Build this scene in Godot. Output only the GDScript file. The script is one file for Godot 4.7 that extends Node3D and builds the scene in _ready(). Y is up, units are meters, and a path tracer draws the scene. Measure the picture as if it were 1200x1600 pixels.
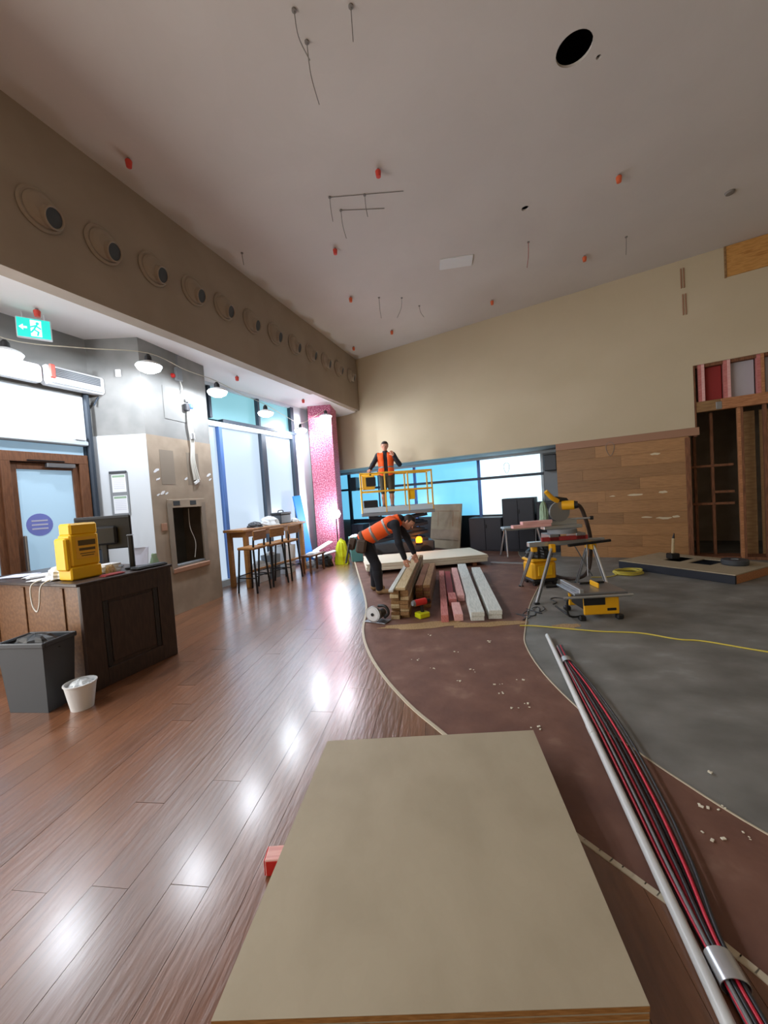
extends Node3D
# A building site inside a tall hall: timber, underlay and bare slab on the floor, windows under a soffit, two workers at the back.
var M = {}
var meshes = {}
var used = {}
var rng = RandomNumberGenerator.new()
const UP = Vector3.UP
const SOFFIT = 4.05
const CEIL = 5.55

# ---------- frames of reference along the walls: x runs along the wall, y up, z into the room
func frame(ax, az, ux, uz):
	var u = Vector3(ux, 0, uz).normalized()
	return Transform3D(Basis(u, UP, u.cross(UP)), Vector3(ax, 0, az))
var BK = frame(-0.51, -11.15, 0.8485, 0.529)       # upper back wall
var BL = frame(-3.26, -3.69, 0.346, -0.938)        # bulkhead over the soffit
var WN = frame(-3.28, -7.57, 0.436, -0.900)        # window wall
var DR = frame(-4.36, -4.62, 0.379, -0.925)        # door wall
var PF = frame(-3.30, -5.50, 0.35, -1.25)          # pillar, broad face
var PL = frame(-4.05, -5.45, 0.75, -0.05)          # pillar, narrow face
var RC = BK * Transform3D(Basis(), Vector3(0, 0, -1.2))  # glazing at the back of the recess

# ---------- naming
func numbered(n):
	used[n] = used.get(n, -1) + 1
	return n if used[n] == 0 else "%s_%03d" % [n, used[n]]
func tag(o, label, category, group = ""):
	o.set_meta("label", label)
	o.set_meta("category", category)
	if group != "":
		o.set_meta("group", group)
	return o
func thing(called, label, category, at = Vector3.ZERO, turn = 0.0, group = ""):
	var o = Node3D.new()
	o.name = numbered(called)
	add_child(o, true)
	o.position = at
	o.rotation.y = turn
	return tag(o, label, category, group)
func solo(called, mesh, m, label, category, at = Vector3.ZERO, turn = Basis(), group = ""):
	var o = MeshInstance3D.new()
	o.name = numbered(called)
	o.mesh = mesh
	o.material_override = M[m]
	add_child(o, true)
	o.transform = Transform3D(turn, at)
	return tag(o, label, category, group)
func part(parent, called, mesh, m, at = Vector3.ZERO, turn = Basis()):
	var o = MeshInstance3D.new()
	o.name = called
	o.mesh = mesh
	o.material_override = M[m]
	parent.add_child(o, true)
	o.transform = Transform3D(turn, at)
	return o
func shell(called):
	var o = Node3D.new()
	o.name = numbered(called)
	add_child(o, true)
	o.set_meta("kind", "structure")
	return o
func shell_mesh(called, mesh, m, tr = Transform3D()):
	var o = MeshInstance3D.new()
	o.name = numbered(called)
	o.mesh = mesh
	o.material_override = M[m]
	add_child(o, true)
	o.transform = tr
	o.set_meta("kind", "structure")
	return o
func wpart(parent, called, fr, s0, s1, h0, h1, d0, d1, m, bevel = 0.003):
	var size = Vector3(s1 - s0, h1 - h0, d1 - d0)
	var t = fr * Transform3D(Basis(), Vector3(s0 + s1, h0 + h1, d0 + d1) / 2)
	var o = part(parent, called, cbox(size, minf(bevel, size[size.min_axis_index()] * 0.3)), m)
	o.transform = parent.transform.affine_inverse() * t
	return o
func dup(o, at, turn, label = ""):
	var c = o.duplicate()
	c.name = numbered(o.name.rstrip("0123456789_"))
	add_child(c, true)
	c.position = at
	c.rotation.y = turn
	if label != "":
		c.set_meta("label", label)
	return c

# ---------- mesh helpers
func start():
	var st = SurfaceTool.new()
	st.begin(Mesh.PRIMITIVE_TRIANGLES)
	return st
func tri(st, a, b, c, n):
	var order = [a, b, c]
	if (b - a).cross(c - a).dot(n) > 0.0:
		order = [a, c, b]
	for v in order:
		st.set_normal(n)
		st.add_vertex(v)
func quad(st, a, b, c, d, n):
	tri(st, a, b, c, n)
	tri(st, a, c, d, n)
func smooth(st, a, b, c, na, nb, nc):
	var p = [a, b, c]
	var q = [na, nb, nc]
	if (b - a).cross(c - a).dot(na + nb + nc) > 0.0:
		p = [a, c, b]
		q = [na, nc, nb]
	for i in 3:
		st.set_normal(q[i])
		st.add_vertex(p[i])
func add_box(st, size, bevel, tr = Transform3D()):
	var h = size / 2
	var bv = minf(bevel, h[h.min_axis_index()] * 0.9)
	var i = h - Vector3.ONE * bv
	for ax in 3:
		var u = (ax + 1) % 3
		var v = (ax + 2) % 3
		for s in [-1.0, 1.0]:
			var pts = []
			for k in [[-1, -1], [1, -1], [1, 1], [-1, 1]]:
				var p = Vector3.ZERO
				p[ax] = s * h[ax]
				p[u] = k[0] * i[u]
				p[v] = k[1] * i[v]
				pts.append(tr * p)
			var n = Vector3.ZERO
			n[ax] = s
			quad(st, pts[0], pts[1], pts[2], pts[3], (tr.basis * n).normalized())
	if bv <= 0.0:
		return
	for ax in 3:
		var u = (ax + 1) % 3
		var v = (ax + 2) % 3
		for su in [-1.0, 1.0]:
			for sv in [-1.0, 1.0]:
				var q = []
				for e in [[-1.0, 0], [1.0, 0], [1.0, 1], [-1.0, 1]]:
					var p = Vector3.ZERO
					p[ax] = e[0] * i[ax]
					p[u] = su * (h[u] if e[1] == 0 else i[u])
					p[v] = sv * (i[v] if e[1] == 0 else h[v])
					q.append(tr * p)
				var n = Vector3.ZERO
				n[u] = su
				n[v] = sv
				quad(st, q[0], q[1], q[2], q[3], (tr.basis * n).normalized())
	for sx in [-1.0, 1.0]:
		for sy in [-1.0, 1.0]:
			for sz in [-1.0, 1.0]:
				var s = Vector3(sx, sy, sz)
				tri(st, tr * (Vector3(h.x, i.y, i.z) * s), tr * (Vector3(i.x, h.y, i.z) * s), tr * (Vector3(i.x, i.y, h.z) * s), (tr.basis * s).normalized())
func cbox(size, bevel = 0.004):
	var key = [size, bevel]
	if not meshes.has(key):
		var st = start()
		add_box(st, size, bevel)
		meshes[key] = st.commit()
	return meshes[key]
func curve(pts, n = 6):
	var out = []
	for i in pts.size() - 1:
		var a = pts[max(i - 1, 0)]
		var d = pts[min(i + 2, pts.size() - 1)]
		for k in n:
			out.append(pts[i].cubic_interpolate(pts[i + 1], a, d, float(k) / n))
	out.append(pts[-1])
	return out
func add_tube(st, pts, r, sides = 8, r_end = -1.0):
	var x = Vector3.ZERO
	var rings = []
	for i in pts.size():
		var t = (pts[min(i + 1, pts.size() - 1)] - pts[max(i - 1, 0)]).normalized()
		if x == Vector3.ZERO:
			x = t.cross(UP if absf(t.y) < 0.9 else Vector3.RIGHT).normalized()
		x = (x - t * x.dot(t)).normalized()
		var y = t.cross(x)
		var rr = r if r_end < 0 else lerpf(r, r_end, float(i) / (pts.size() - 1))
		var ring = []
		for k in sides:
			var n = x * cos(TAU * k / sides) + y * sin(TAU * k / sides)
			ring.append([pts[i] + n * rr, n])
		rings.append(ring)
	for i in rings.size() - 1:
		for k in sides:
			var a = rings[i][k]
			var b = rings[i][(k + 1) % sides]
			var c = rings[i + 1][(k + 1) % sides]
			var d = rings[i + 1][k]
			smooth(st, a[0], b[0], c[0], a[1], b[1], c[1])
			smooth(st, a[0], c[0], d[0], a[1], c[1], d[1])
	for e in [0, rings.size() - 1]:
		var n = (pts[0] - pts[1]).normalized() if e == 0 else (pts[-1] - pts[-2]).normalized()
		for k in sides:
			tri(st, pts[e], rings[e][k][0], rings[e][(k + 1) % sides][0], n)
func tube(pts, r, sides = 8, r_end = -1.0):
	var st = start()
	add_tube(st, pts, r, sides, r_end)
	return st.commit()
func lathe(profile, sides = 20):
	# profile: [radius, height] pairs from bottom to top, flat facets along the profile and smooth round it
	var st = start()
	for i in profile.size() - 1:
		var p = profile[i]
		var q = profile[i + 1]
		var nr = Vector2(q[1] - p[1], p[0] - q[0])
		if nr.length() < 1e-6:
			continue
		nr = nr.normalized()
		for k in sides:
			var a0 = TAU * k / sides
			var a1 = TAU * (k + 1) / sides
			var d0 = Vector3(cos(a0), 0, sin(a0))
			var d1 = Vector3(cos(a1), 0, sin(a1))
			var n0 = d0 * nr.x + UP * nr.y
			var n1 = d1 * nr.x + UP * nr.y
			var A = d0 * p[0] + UP * p[1]
			var B = d1 * p[0] + UP * p[1]
			var C = d1 * q[0] + UP * q[1]
			var D = d0 * q[0] + UP * q[1]
			if p[0] > 1e-5:
				smooth(st, A, B, C, n0, n1, n1)
			if q[0] > 1e-5:
				smooth(st, A, C, D, n0, n1, n0)
	return st.commit()
func add_prism(st, poly, h0, h1):
	# poly: points (x, z) of a flat outline, extruded from height h0 to h1
	var idx = Geometry2D.triangulate_polygon(poly)
	for t in idx.size() / 3:
		var p = []
		for k in 3:
			p.append(poly[idx[t * 3 + k]])
		for s in [[h1, UP], [h0, -UP]]:
			tri(st, Vector3(p[0].x, s[0], p[0].y), Vector3(p[1].x, s[0], p[1].y), Vector3(p[2].x, s[0], p[2].y), s[1])
	var cw = Geometry2D.is_polygon_clockwise(poly)
	for i in poly.size():
		var a = poly[i]
		var b = poly[(i + 1) % poly.size()]
		var e = (b - a).normalized()
		var n = Vector3(e.y, 0, -e.x) * (-1.0 if cw else 1.0)
		quad(st, Vector3(a.x, h0, a.y), Vector3(b.x, h0, b.y), Vector3(b.x, h1, b.y), Vector3(a.x, h1, a.y), n)
func prism(poly, h0, h1):
	var st = start()
	add_prism(st, PackedVector2Array(poly), h0, h1)
	return st.commit()
func face_plate(poly, thick):
	# an outline in (x, y), facing z, of some thickness
	var st = start()
	add_prism(st, PackedVector2Array(poly), 0.0, thick)
	var out = start()
	out.append_from(st.commit(), 0, Transform3D(Basis(Vector3.RIGHT, Vector3.BACK, Vector3.UP), Vector3.ZERO))
	return flipped(out.commit())
func flipped(m):
	# restores outward winding after an axis swap
	var arr = m.surface_get_arrays(0)
	var v = arr[Mesh.ARRAY_VERTEX]
	var n = arr[Mesh.ARRAY_NORMAL]
	var st = start()
	for i in v.size() / 3:
		tri(st, v[i * 3], v[i * 3 + 1], v[i * 3 + 2], n[i * 3])
	return st.commit()
func disc_poly(r, n = 20, rx = -1.0):
	var out = []
	for k in n:
		out.append(Vector2(cos(TAU * k / n) * (r if rx < 0 else rx), sin(TAU * k / n) * r))
	return out
func sleeve(rx, ry, long, thick):
	# a hollow oval band round the x axis
	var st = start()
	var n = 28
	for k in n:
		var p = []
		for j in [k, k + 1]:
			var a = TAU * j / n
			p.append([Vector3(0, sin(a) * ry, cos(a) * rx), Vector3(0, sin(a) * rx, cos(a) * ry).normalized()])
		var h = Vector3(long / 2, 0, 0)
		for s in [0.0, thick]:
			var a0 = p[0][0] + p[0][1] * s
			var a1 = p[1][0] + p[1][1] * s
			var f = 1.0 if s > 0.0 else -1.0
			smooth(st, a0 - h, a1 - h, a1 + h, p[0][1] * f, p[1][1] * f, p[1][1] * f)
			smooth(st, a0 - h, a1 + h, a0 + h, p[0][1] * f, p[1][1] * f, p[0][1] * f)
		for s in [-1.0, 1.0]:
			quad(st, p[0][0] + h * s, p[1][0] + h * s, p[1][0] + p[1][1] * thick + h * s, p[0][0] + p[0][1] * thick + h * s, Vector3(s, 0, 0))
	return st.commit()
func along(a, b):
	# basis whose x runs from a to b, y as far up as possible
	var x = (b - a).normalized()
	var z = x.cross(UP).normalized()
	return Basis(x, z.cross(x), z)
func yaw(ux, uz):
	return atan2(-uz, ux)
func turned(a):
	return Basis(UP, a)

# ---------- surfaces of bodies and clothes: tapered bones joined by a smooth minimum, meshed as surface nets
func add_flesh(st, bones, cell, k, cuts = [], keep = []):
	var lo = Vector3.ONE * 1e9
	var hi = -lo
	for b in bones:
		var r = Vector3.ONE * (maxf(b[1], b[3]) + cell * 2)
		lo = lo.min(b[0] - r).min(b[2] - r)
		hi = hi.max(b[0] + r).max(b[2] + r)
	var nx = int((hi.x - lo.x) / cell) + 2
	var ny = int((hi.y - lo.y) / cell) + 2
	var nz = int((hi.z - lo.z) / cell) + 2
	var f = PackedFloat32Array()
	f.resize(nx * ny * nz)
	f.fill(1.0)
	for b in bones:
		var a = b[0]
		var d = b[2] - a
		var L = maxf(d.length_squared(), 1e-9)
		var ra = b[1]
		var dr = b[3] - b[1]
		var m = Vector3.ONE * (maxf(b[1], b[3]) + k + cell * 2)
		var p0 = ((a.min(b[2]) - m - lo) / cell).max(Vector3.ZERO)
		var p1 = ((a.max(b[2]) + m - lo) / cell).min(Vector3(nx - 1, ny - 1, nz - 1))
		for z in range(int(p0.z), int(p1.z) + 1):
			for y in range(int(p0.y), int(p1.y) + 1):
				for x in range(int(p0.x), int(p1.x) + 1):
					var p = lo + Vector3(x, y, z) * cell - a
					var t = clampf(p.dot(d) / L, 0.0, 1.0)
					var e = (p - d * t).length() - ra - dr * t
					var i = x + nx * (y + ny * z)
					var o = f[i]
					var h = maxf(k - absf(o - e), 0.0) / k
					f[i] = minf(o, e) - h * h * k * 0.25
	for c in cuts + keep:
		var is_cut = cuts.has(c)
		var inv = (c[0] as Transform3D).affine_inverse()
		for z in nz:
			for y in ny:
				for x in nx:
					var i = x + nx * (y + ny * z)
					if f[i] > 0.1:
						continue
					var q = (inv * (lo + Vector3(x, y, z) * cell)).abs() - c[1]
					var e = q.max(Vector3.ZERO).length() + minf(maxf(q.x, maxf(q.y, q.z)), 0.0)
					f[i] = maxf(f[i], -e if is_cut else e)
	var vid = {}
	var vs = []
	var ns = []
	var off = [0, 1, nx, nx + 1, nx * ny, nx * ny + 1, nx * ny + nx, nx * ny + nx + 1]
	for z in nz - 1:
		for y in ny - 1:
			for x in nx - 1:
				var i = x + nx * (y + ny * z)
				var inside = 0
				for o in off:
					if f[i + o] < 0.0:
						inside += 1
				if inside == 0 or inside == 8:
					continue
				var sum = Vector3.ZERO
				var n = 0
				for e in [[0, 1], [2, 3], [4, 5], [6, 7], [0, 2], [1, 3], [4, 6], [5, 7], [0, 4], [1, 5], [2, 6], [3, 7]]:
					var va = f[i + off[e[0]]]
					var vb = f[i + off[e[1]]]
					if (va < 0.0) != (vb < 0.0):
						var t = va / (va - vb)
						var pa = Vector3(e[0] & 1, (e[0] >> 1) & 1, e[0] >> 2)
						var pb = Vector3(e[1] & 1, (e[1] >> 1) & 1, e[1] >> 2)
						sum += pa.lerp(pb, t)
						n += 1
				vid[i] = vs.size()
				vs.append(lo + (Vector3(x, y, z) + sum / n) * cell)
				ns.append(Vector3(f[i + 1] - f[i] + f[i + off[7]] - f[i + off[6]], f[i + nx] - f[i] + f[i + off[7]] - f[i + off[5]], f[i + off[4]] - f[i] + f[i + off[7]] - f[i + off[3]]).normalized())
	for i in vid:
		for ax in [[1, nx, nx * ny], [nx, nx * ny, 1], [nx * ny, 1, nx]]:
			if (f[i] < 0.0) == (f[i + ax[0]] < 0.0):
				continue
			var j = [i, i - ax[1], i - ax[1] - ax[2], i - ax[2]]
			if not (vid.has(j[1]) and vid.has(j[2]) and vid.has(j[3])):
				continue
			var q = [vid[j[0]], vid[j[1]], vid[j[2]], vid[j[3]]]
			smooth(st, vs[q[0]], vs[q[1]], vs[q[2]], ns[q[0]], ns[q[1]], ns[q[2]])
			smooth(st, vs[q[0]], vs[q[2]], vs[q[3]], ns[q[0]], ns[q[2]], ns[q[3]])
func flesh(bones, cell, k, cuts = [], keep = []):
	var st = start()
	add_flesh(st, bones, cell, k, cuts, keep)
	return st.commit()
func bone(a, ra, b, rb):
	return [a, ra, b, rb]
func swell(bones, by):
	var out = []
	for b in bones:
		out.append([b[0], b[1] + by, b[2], b[3] + by])
	return out

# ---------- materials
func noise_tex(sd, freq, cols, offs, octaves = 4):
	var n = FastNoiseLite.new()
	n.seed = sd
	n.frequency = freq
	n.fractal_octaves = octaves
	n.noise_type = FastNoiseLite.TYPE_SIMPLEX_SMOOTH
	var t = NoiseTexture2D.new()
	t.width = 512
	t.height = 512
	t.seamless = true
	t.noise = n
	var g = Gradient.new()
	g.offsets = PackedFloat32Array(offs)
	g.colors = PackedColorArray(cols)
	t.color_ramp = g
	return t
func mat(key, col, rough = 0.7, metal = 0.0, opt = {}):
	var m = StandardMaterial3D.new()
	m.resource_name = key
	m.albedo_color = col
	m.roughness = rough
	m.metallic = metal
	m.metallic_specular = opt.get("spec", 0.5)
	if opt.has("tex"):
		m.albedo_texture = opt.tex
	if opt.has("bump"):
		m.heightmap_enabled = true
		m.heightmap_texture = opt.bump
		m.heightmap_scale = opt.get("depth", 0.2)
	if opt.has("tex") or opt.has("bump"):
		m.uv1_triplanar = true
		m.uv1_world_triplanar = opt.get("world", false)
		m.uv1_scale = opt.get("scale", Vector3.ONE)
		m.uv1_offset = opt.get("shift", Vector3.ZERO)
	if opt.has("coat"):
		m.clearcoat_enabled = true
		m.clearcoat = opt.coat
		m.clearcoat_roughness = opt.get("coat_rough", 0.15)
	if opt.has("glow"):
		m.emission_enabled = true
		m.emission = opt.glow
		m.emission_energy_multiplier = opt.get("power", 1.0)
	if opt.has("sheen"):
		m.rim_enabled = true
		m.rim = opt.sheen
	if opt.has("alpha"):
		m.transparency = BaseMaterial3D.TRANSPARENCY_ALPHA
		m.albedo_color.a = opt.alpha
	M[key] = m
	return m
func c8(r, g, b):
	return Color(r / 255.0, g / 255.0, b / 255.0)
func ramp2(sd, freq, a, b, octaves = 4):
	return noise_tex(sd, freq, [a, b], [0.25, 0.75], octaves)
func materials():
	var grain_h = noise_tex(3, 0.02, [Color.BLACK, Color.WHITE], [0.2, 0.8], 5)
	var fine_h = noise_tex(4, 0.05, [Color.BLACK, Color.WHITE], [0.2, 0.8], 4)
	mat("ceiling", Color.WHITE, 0.9, 0.0, {"tex": ramp2(11, 0.006, c8(210, 203, 197), c8(215, 208, 202)), "world": true, "scale": Vector3.ONE * 0.15})
	mat("soffit_paint", c8(236, 234, 233), 0.85)
	mat("bulkhead", Color.WHITE, 0.85, 0.0, {"tex": ramp2(12, 0.006, c8(160, 146, 131), c8(168, 154, 139)), "world": true, "scale": Vector3.ONE * 0.3})
	mat("wall_paint", Color.WHITE, 0.85, 0.0, {"tex": ramp2(13, 0.005, c8(198, 182, 153), c8(204, 188, 160)), "world": true, "scale": Vector3.ONE * 0.25})
	mat("grey_paint", Color.WHITE, 0.85, 0.0, {"tex": ramp2(14, 0.008, c8(126, 126, 124), c8(142, 141, 138)), "world": true, "scale": Vector3.ONE * 0.4})
	mat("white_paint", c8(206, 211, 216), 0.6)
	mat("grubby_paint", Color.WHITE, 0.8, 0.0, {"tex": ramp2(15, 0.01, c8(150, 134, 116), c8(166, 149, 130)), "world": true, "scale": Vector3.ONE * 0.5})
	mat("patch_paint", c8(138, 126, 112), 0.85)
	for i in 6:
		var k = [1.0, 0.95, 1.05, 0.92, 1.02, 0.97][i]
		var t = noise_tex(30 + i, 0.012, [Color(0.44 * k, 0.28 * k, 0.18 * k), Color(0.475 * k, 0.305 * k, 0.20 * k), Color(0.42 * k, 0.265 * k, 0.17 * k)], [0.2, 0.55, 0.85], 5)
		mat("plank_%d" % i, Color.WHITE, 0.34, 0.0, {"tex": t, "scale": Vector3(0.35, 2.5, 2.2), "shift": Vector3(0.17 * i, 0, 0.31 * i), "bump": grain_h, "depth": 0.15, "coat": 1.0, "coat_rough": 0.215})
	mat("underlay", Color.WHITE, 0.75, 0.0, {"tex": noise_tex(41, 0.012, [c8(104, 70, 58), c8(114, 78, 64), c8(120, 84, 70), c8(138, 106, 90)], [0.1, 0.5, 0.75, 0.98], 5), "world": true, "scale": Vector3.ONE * 0.4, "bump": fine_h, "depth": 0.15})
	mat("concrete", Color.WHITE, 0.6, 0.0, {"tex": noise_tex(42, 0.009, [c8(106, 105, 101), c8(120, 119, 115), c8(130, 129, 125), c8(148, 148, 146)], [0.12, 0.45, 0.75, 0.98], 6), "world": true, "scale": Vector3(0.3, 0.3, 0.42), "bump": fine_h, "depth": 0.1})
	mat("strip", c8(196, 184, 160), 0.5)
	mat("sawdust", Color.WHITE, 0.95, 0.0, {"tex": ramp2(43, 0.05, c8(150, 120, 84), c8(186, 156, 112)), "scale": Vector3.ONE * 2.0})
	mat("mdf", Color.WHITE, 0.62, 0.0, {"tex": noise_tex(44, 0.008, [c8(163, 150, 127), c8(168, 155, 132), c8(171, 158, 135)], [0.1, 0.5, 0.9], 4), "scale": Vector3(0.7, 1, 0.5), "spec": 0.4})
	mat("mdf_edge", Color.WHITE, 0.8, 0.0, {"tex": ramp2(45, 0.03, c8(150, 104, 52), c8(176, 128, 72)), "scale": Vector3(1, 8, 1)})
	mat("smudge", c8(140, 128, 106), 0.7)
	mat("plasterboard", c8(226, 218, 198), 0.8)
	mat("pine_pale", Color.WHITE, 0.75, 0.0, {"tex": ramp2(46, 0.02, c8(206, 186, 148), c8(186, 162, 122)), "scale": Vector3(0.4, 5, 5)})
	mat("pine", Color.WHITE, 0.75, 0.0, {"tex": ramp2(47, 0.02, c8(158, 122, 80), c8(132, 98, 62)), "scale": Vector3(0.4, 5, 5)})
	mat("stud_wood", Color.WHITE, 0.8, 0.0, {"tex": ramp2(48, 0.02, c8(140, 92, 62), c8(104, 66, 44)), "scale": Vector3(5, 0.4, 5)})
	mat("beam_wood", Color.WHITE, 0.75, 0.0, {"tex": ramp2(49, 0.02, c8(190, 132, 90), c8(160, 106, 68)), "scale": Vector3(0.5, 4, 4)})
	mat("pink_timber", Color.WHITE, 0.75, 0.0, {"tex": ramp2(50, 0.02, c8(206, 132, 126), c8(184, 104, 98)), "scale": Vector3(0.4, 5, 5)})
	mat("pink_pale", Color.WHITE, 0.75, 0.0, {"tex": ramp2(51, 0.02, c8(232, 184, 178), c8(218, 160, 156)), "scale": Vector3(0.4, 5, 5)})
	mat("red_timber", c8(150, 44, 42), 0.7)
	mat("white_timber", Color.WHITE, 0.65, 0.0, {"tex": ramp2(52, 0.02, c8(222, 224, 218), c8(200, 204, 198)), "scale": Vector3(0.4, 4, 4)})
	for i in 5:
		var k = [1.0, 0.96, 1.04, 0.92, 1.07][i]
		mat("panel_%d" % i, Color.WHITE, 0.5, 0.0, {"tex": noise_tex(60 + i, 0.012, [Color(0.60 * k, 0.44 * k, 0.285 * k), Color(0.65 * k, 0.48 * k, 0.315 * k), Color(0.57 * k, 0.415 * k, 0.265 * k)], [0.2, 0.5, 0.85], 5), "scale": Vector3(0.4, 4, 4), "shift": Vector3(0.2 * i, 0.3 * i, 0)})
	mat("cap_wood", c8(160, 118, 92), 0.6)
	mat("ply", Color.WHITE, 0.55, 0.0, {"tex": noise_tex(66, 0.01, [c8(190, 136, 70), c8(206, 152, 84), c8(176, 120, 58)], [0.2, 0.5, 0.85], 5), "scale": Vector3(0.5, 3, 3)})
	mat("torn", c8(214, 198, 168), 0.9)
	mat("door_wood", Color.WHITE, 0.5, 0.0, {"tex": ramp2(67, 0.02, c8(116, 76, 50), c8(98, 62, 40)), "scale": Vector3(4, 0.5, 4)})
	mat("counter_wood", Color.WHITE, 0.45, 0.0, {"tex": ramp2(68, 0.015, c8(128, 92, 62), c8(108, 74, 48)), "scale": Vector3(0.5, 3, 3)})
	mat("counter_dark", Color.WHITE, 0.4, 0.0, {"tex": ramp2(69, 0.02, c8(62, 46, 40), c8(50, 37, 33)), "scale": Vector3(3, 0.5, 3)})
	mat("groove_black", c8(30, 28, 30), 0.45)
	mat("table_wood", Color.WHITE, 0.5, 0.0, {"tex": ramp2(70, 0.02, c8(168, 118, 62), c8(140, 94, 46)), "scale": Vector3(0.6, 4, 4)})
	mat("pink_wall", Color.WHITE, 0.8, 0.0, {"tex": noise_tex(71, 0.045, [c8(146, 60, 88), c8(188, 104, 128), c8(214, 150, 168)], [0.25, 0.5, 0.8], 2), "world": true, "scale": Vector3.ONE * 1.1, "bump": fine_h, "depth": 0.5})
	mat("black_plastic", c8(26, 26, 28), 0.45)
	mat("charcoal", c8(62, 66, 72), 0.5)
	mat("black_metal", c8(24, 24, 26), 0.4, 0.3)
	mat("navy", c8(30, 33, 44), 0.5)
	mat("grey_plastic", c8(128, 132, 136), 0.5)
	mat("white_plastic", c8(228, 230, 232), 0.4)
	mat("paper", c8(232, 234, 238), 0.85)
	mat("paper_green", c8(150, 176, 150), 0.85)
	mat("paper_lilac", c8(196, 198, 216), 0.85)
	mat("yellow", c8(240, 186, 12), 0.42)
	mat("tool_yellow", c8(232, 170, 20), 0.4)
	mat("lime", c8(214, 222, 24), 0.45)
	mat("lift_yellow", c8(236, 178, 48), 0.45)
	mat("label_print", c8(92, 74, 30), 0.6)
	mat("red", c8(206, 44, 40), 0.5)
	mat("red_paint", c8(214, 70, 56), 0.5)
	mat("orange_cap", c8(222, 104, 62), 0.5)
	mat("alu", c8(196, 200, 204), 0.32, 0.85)
	mat("steel", c8(150, 152, 156), 0.35, 0.8)
	mat("dark_frame", c8(52, 62, 74), 0.5, 0.2)
	mat("blue_frame", c8(74, 112, 176), 0.5)
	mat("pale_frame", c8(196, 208, 216), 0.5)
	mat("blue_board", c8(44, 134, 222), 0.55)
	mat("pvc", c8(206, 208, 208), 0.3)
	mat("tape", c8(200, 202, 206), 0.28, 0.7)
	mat("cable_black", c8(44, 44, 48), 0.4)
	mat("cable_grey", c8(110, 110, 112), 0.4)
	mat("cable_red", c8(196, 40, 62), 0.35)
	mat("cable_white", c8(214, 212, 204), 0.5)
	mat("cable_yellow", c8(214, 196, 84), 0.5)
	mat("cable_tan", c8(190, 182, 160), 0.5)
	mat("wire", c8(132, 126, 121), 0.6)
	mat("red_wire", c8(160, 60, 50), 0.6)
	mat("insulation", c8(206, 96, 108), 0.95)
	mat("foil", c8(188, 184, 192), 0.5)
	mat("slab_soffit", c8(128, 126, 122), 0.9)
	mat("hose", c8(70, 56, 48), 0.6)
	mat("plastic_film", c8(222, 228, 232), 0.35)
	mat("teal", c8(92, 150, 150), 0.6)
	mat("green", c8(150, 190, 130), 0.7)
	mat("skin", c8(206, 150, 124), 0.55)
	mat("hair", c8(46, 36, 30), 0.7)
	mat("cloth_dark", c8(30, 31, 38), 0.9, 0.0, {"sheen": 0.3})
	mat("cloth_khaki", c8(76, 72, 58), 0.9)
	mat("hi_vis", c8(255, 96, 22), 0.75, 0.0, {"sheen": 0.3})
	mat("reflective", c8(150, 140, 132), 0.4, 0.3)
	mat("leather", c8(84, 68, 58), 0.8)
	mat("boot", c8(150, 120, 84), 0.8)
	# what gives off light: lamps, the frosted panes with daylight behind them, the exit sign, the amber beacon
	mat("bulb", Color.WHITE, 0.5, 0.0, {"glow": Color(0.93, 0.97, 1.0), "power": 20.0})
	mat("lit_pane", c8(96, 106, 116), 0.35, 0.0, {"glow": c8(200, 219, 238), "power": 0.82})
	mat("lit_transom", c8(84, 108, 114), 0.3, 0.0, {"glow": c8(150, 222, 236), "power": 0.6})
	mat("lit_door_pane", c8(170, 196, 212), 0.3, 0.0, {"glow": c8(150, 190, 220), "power": 0.45})
	mat("lit_blue_pane", c8(120, 190, 220), 0.3, 0.0, {"glow": c8(112, 200, 240), "power": 0.85})
	mat("lit_pale_pane", c8(200, 220, 226), 0.3, 0.0, {"glow": c8(214, 240, 248), "power": 1.15})
	mat("sign_green", c8(20, 150, 130), 0.4, 0.0, {"glow": c8(40, 214, 202), "power": 1.0})
	mat("sign_white", c8(235, 245, 242), 0.4, 0.0, {"glow": c8(226, 255, 250), "power": 0.8})
	mat("amber", c8(255, 150, 30), 0.3, 0.0, {"glow": c8(255, 130, 20), "power": 4.0})

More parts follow.
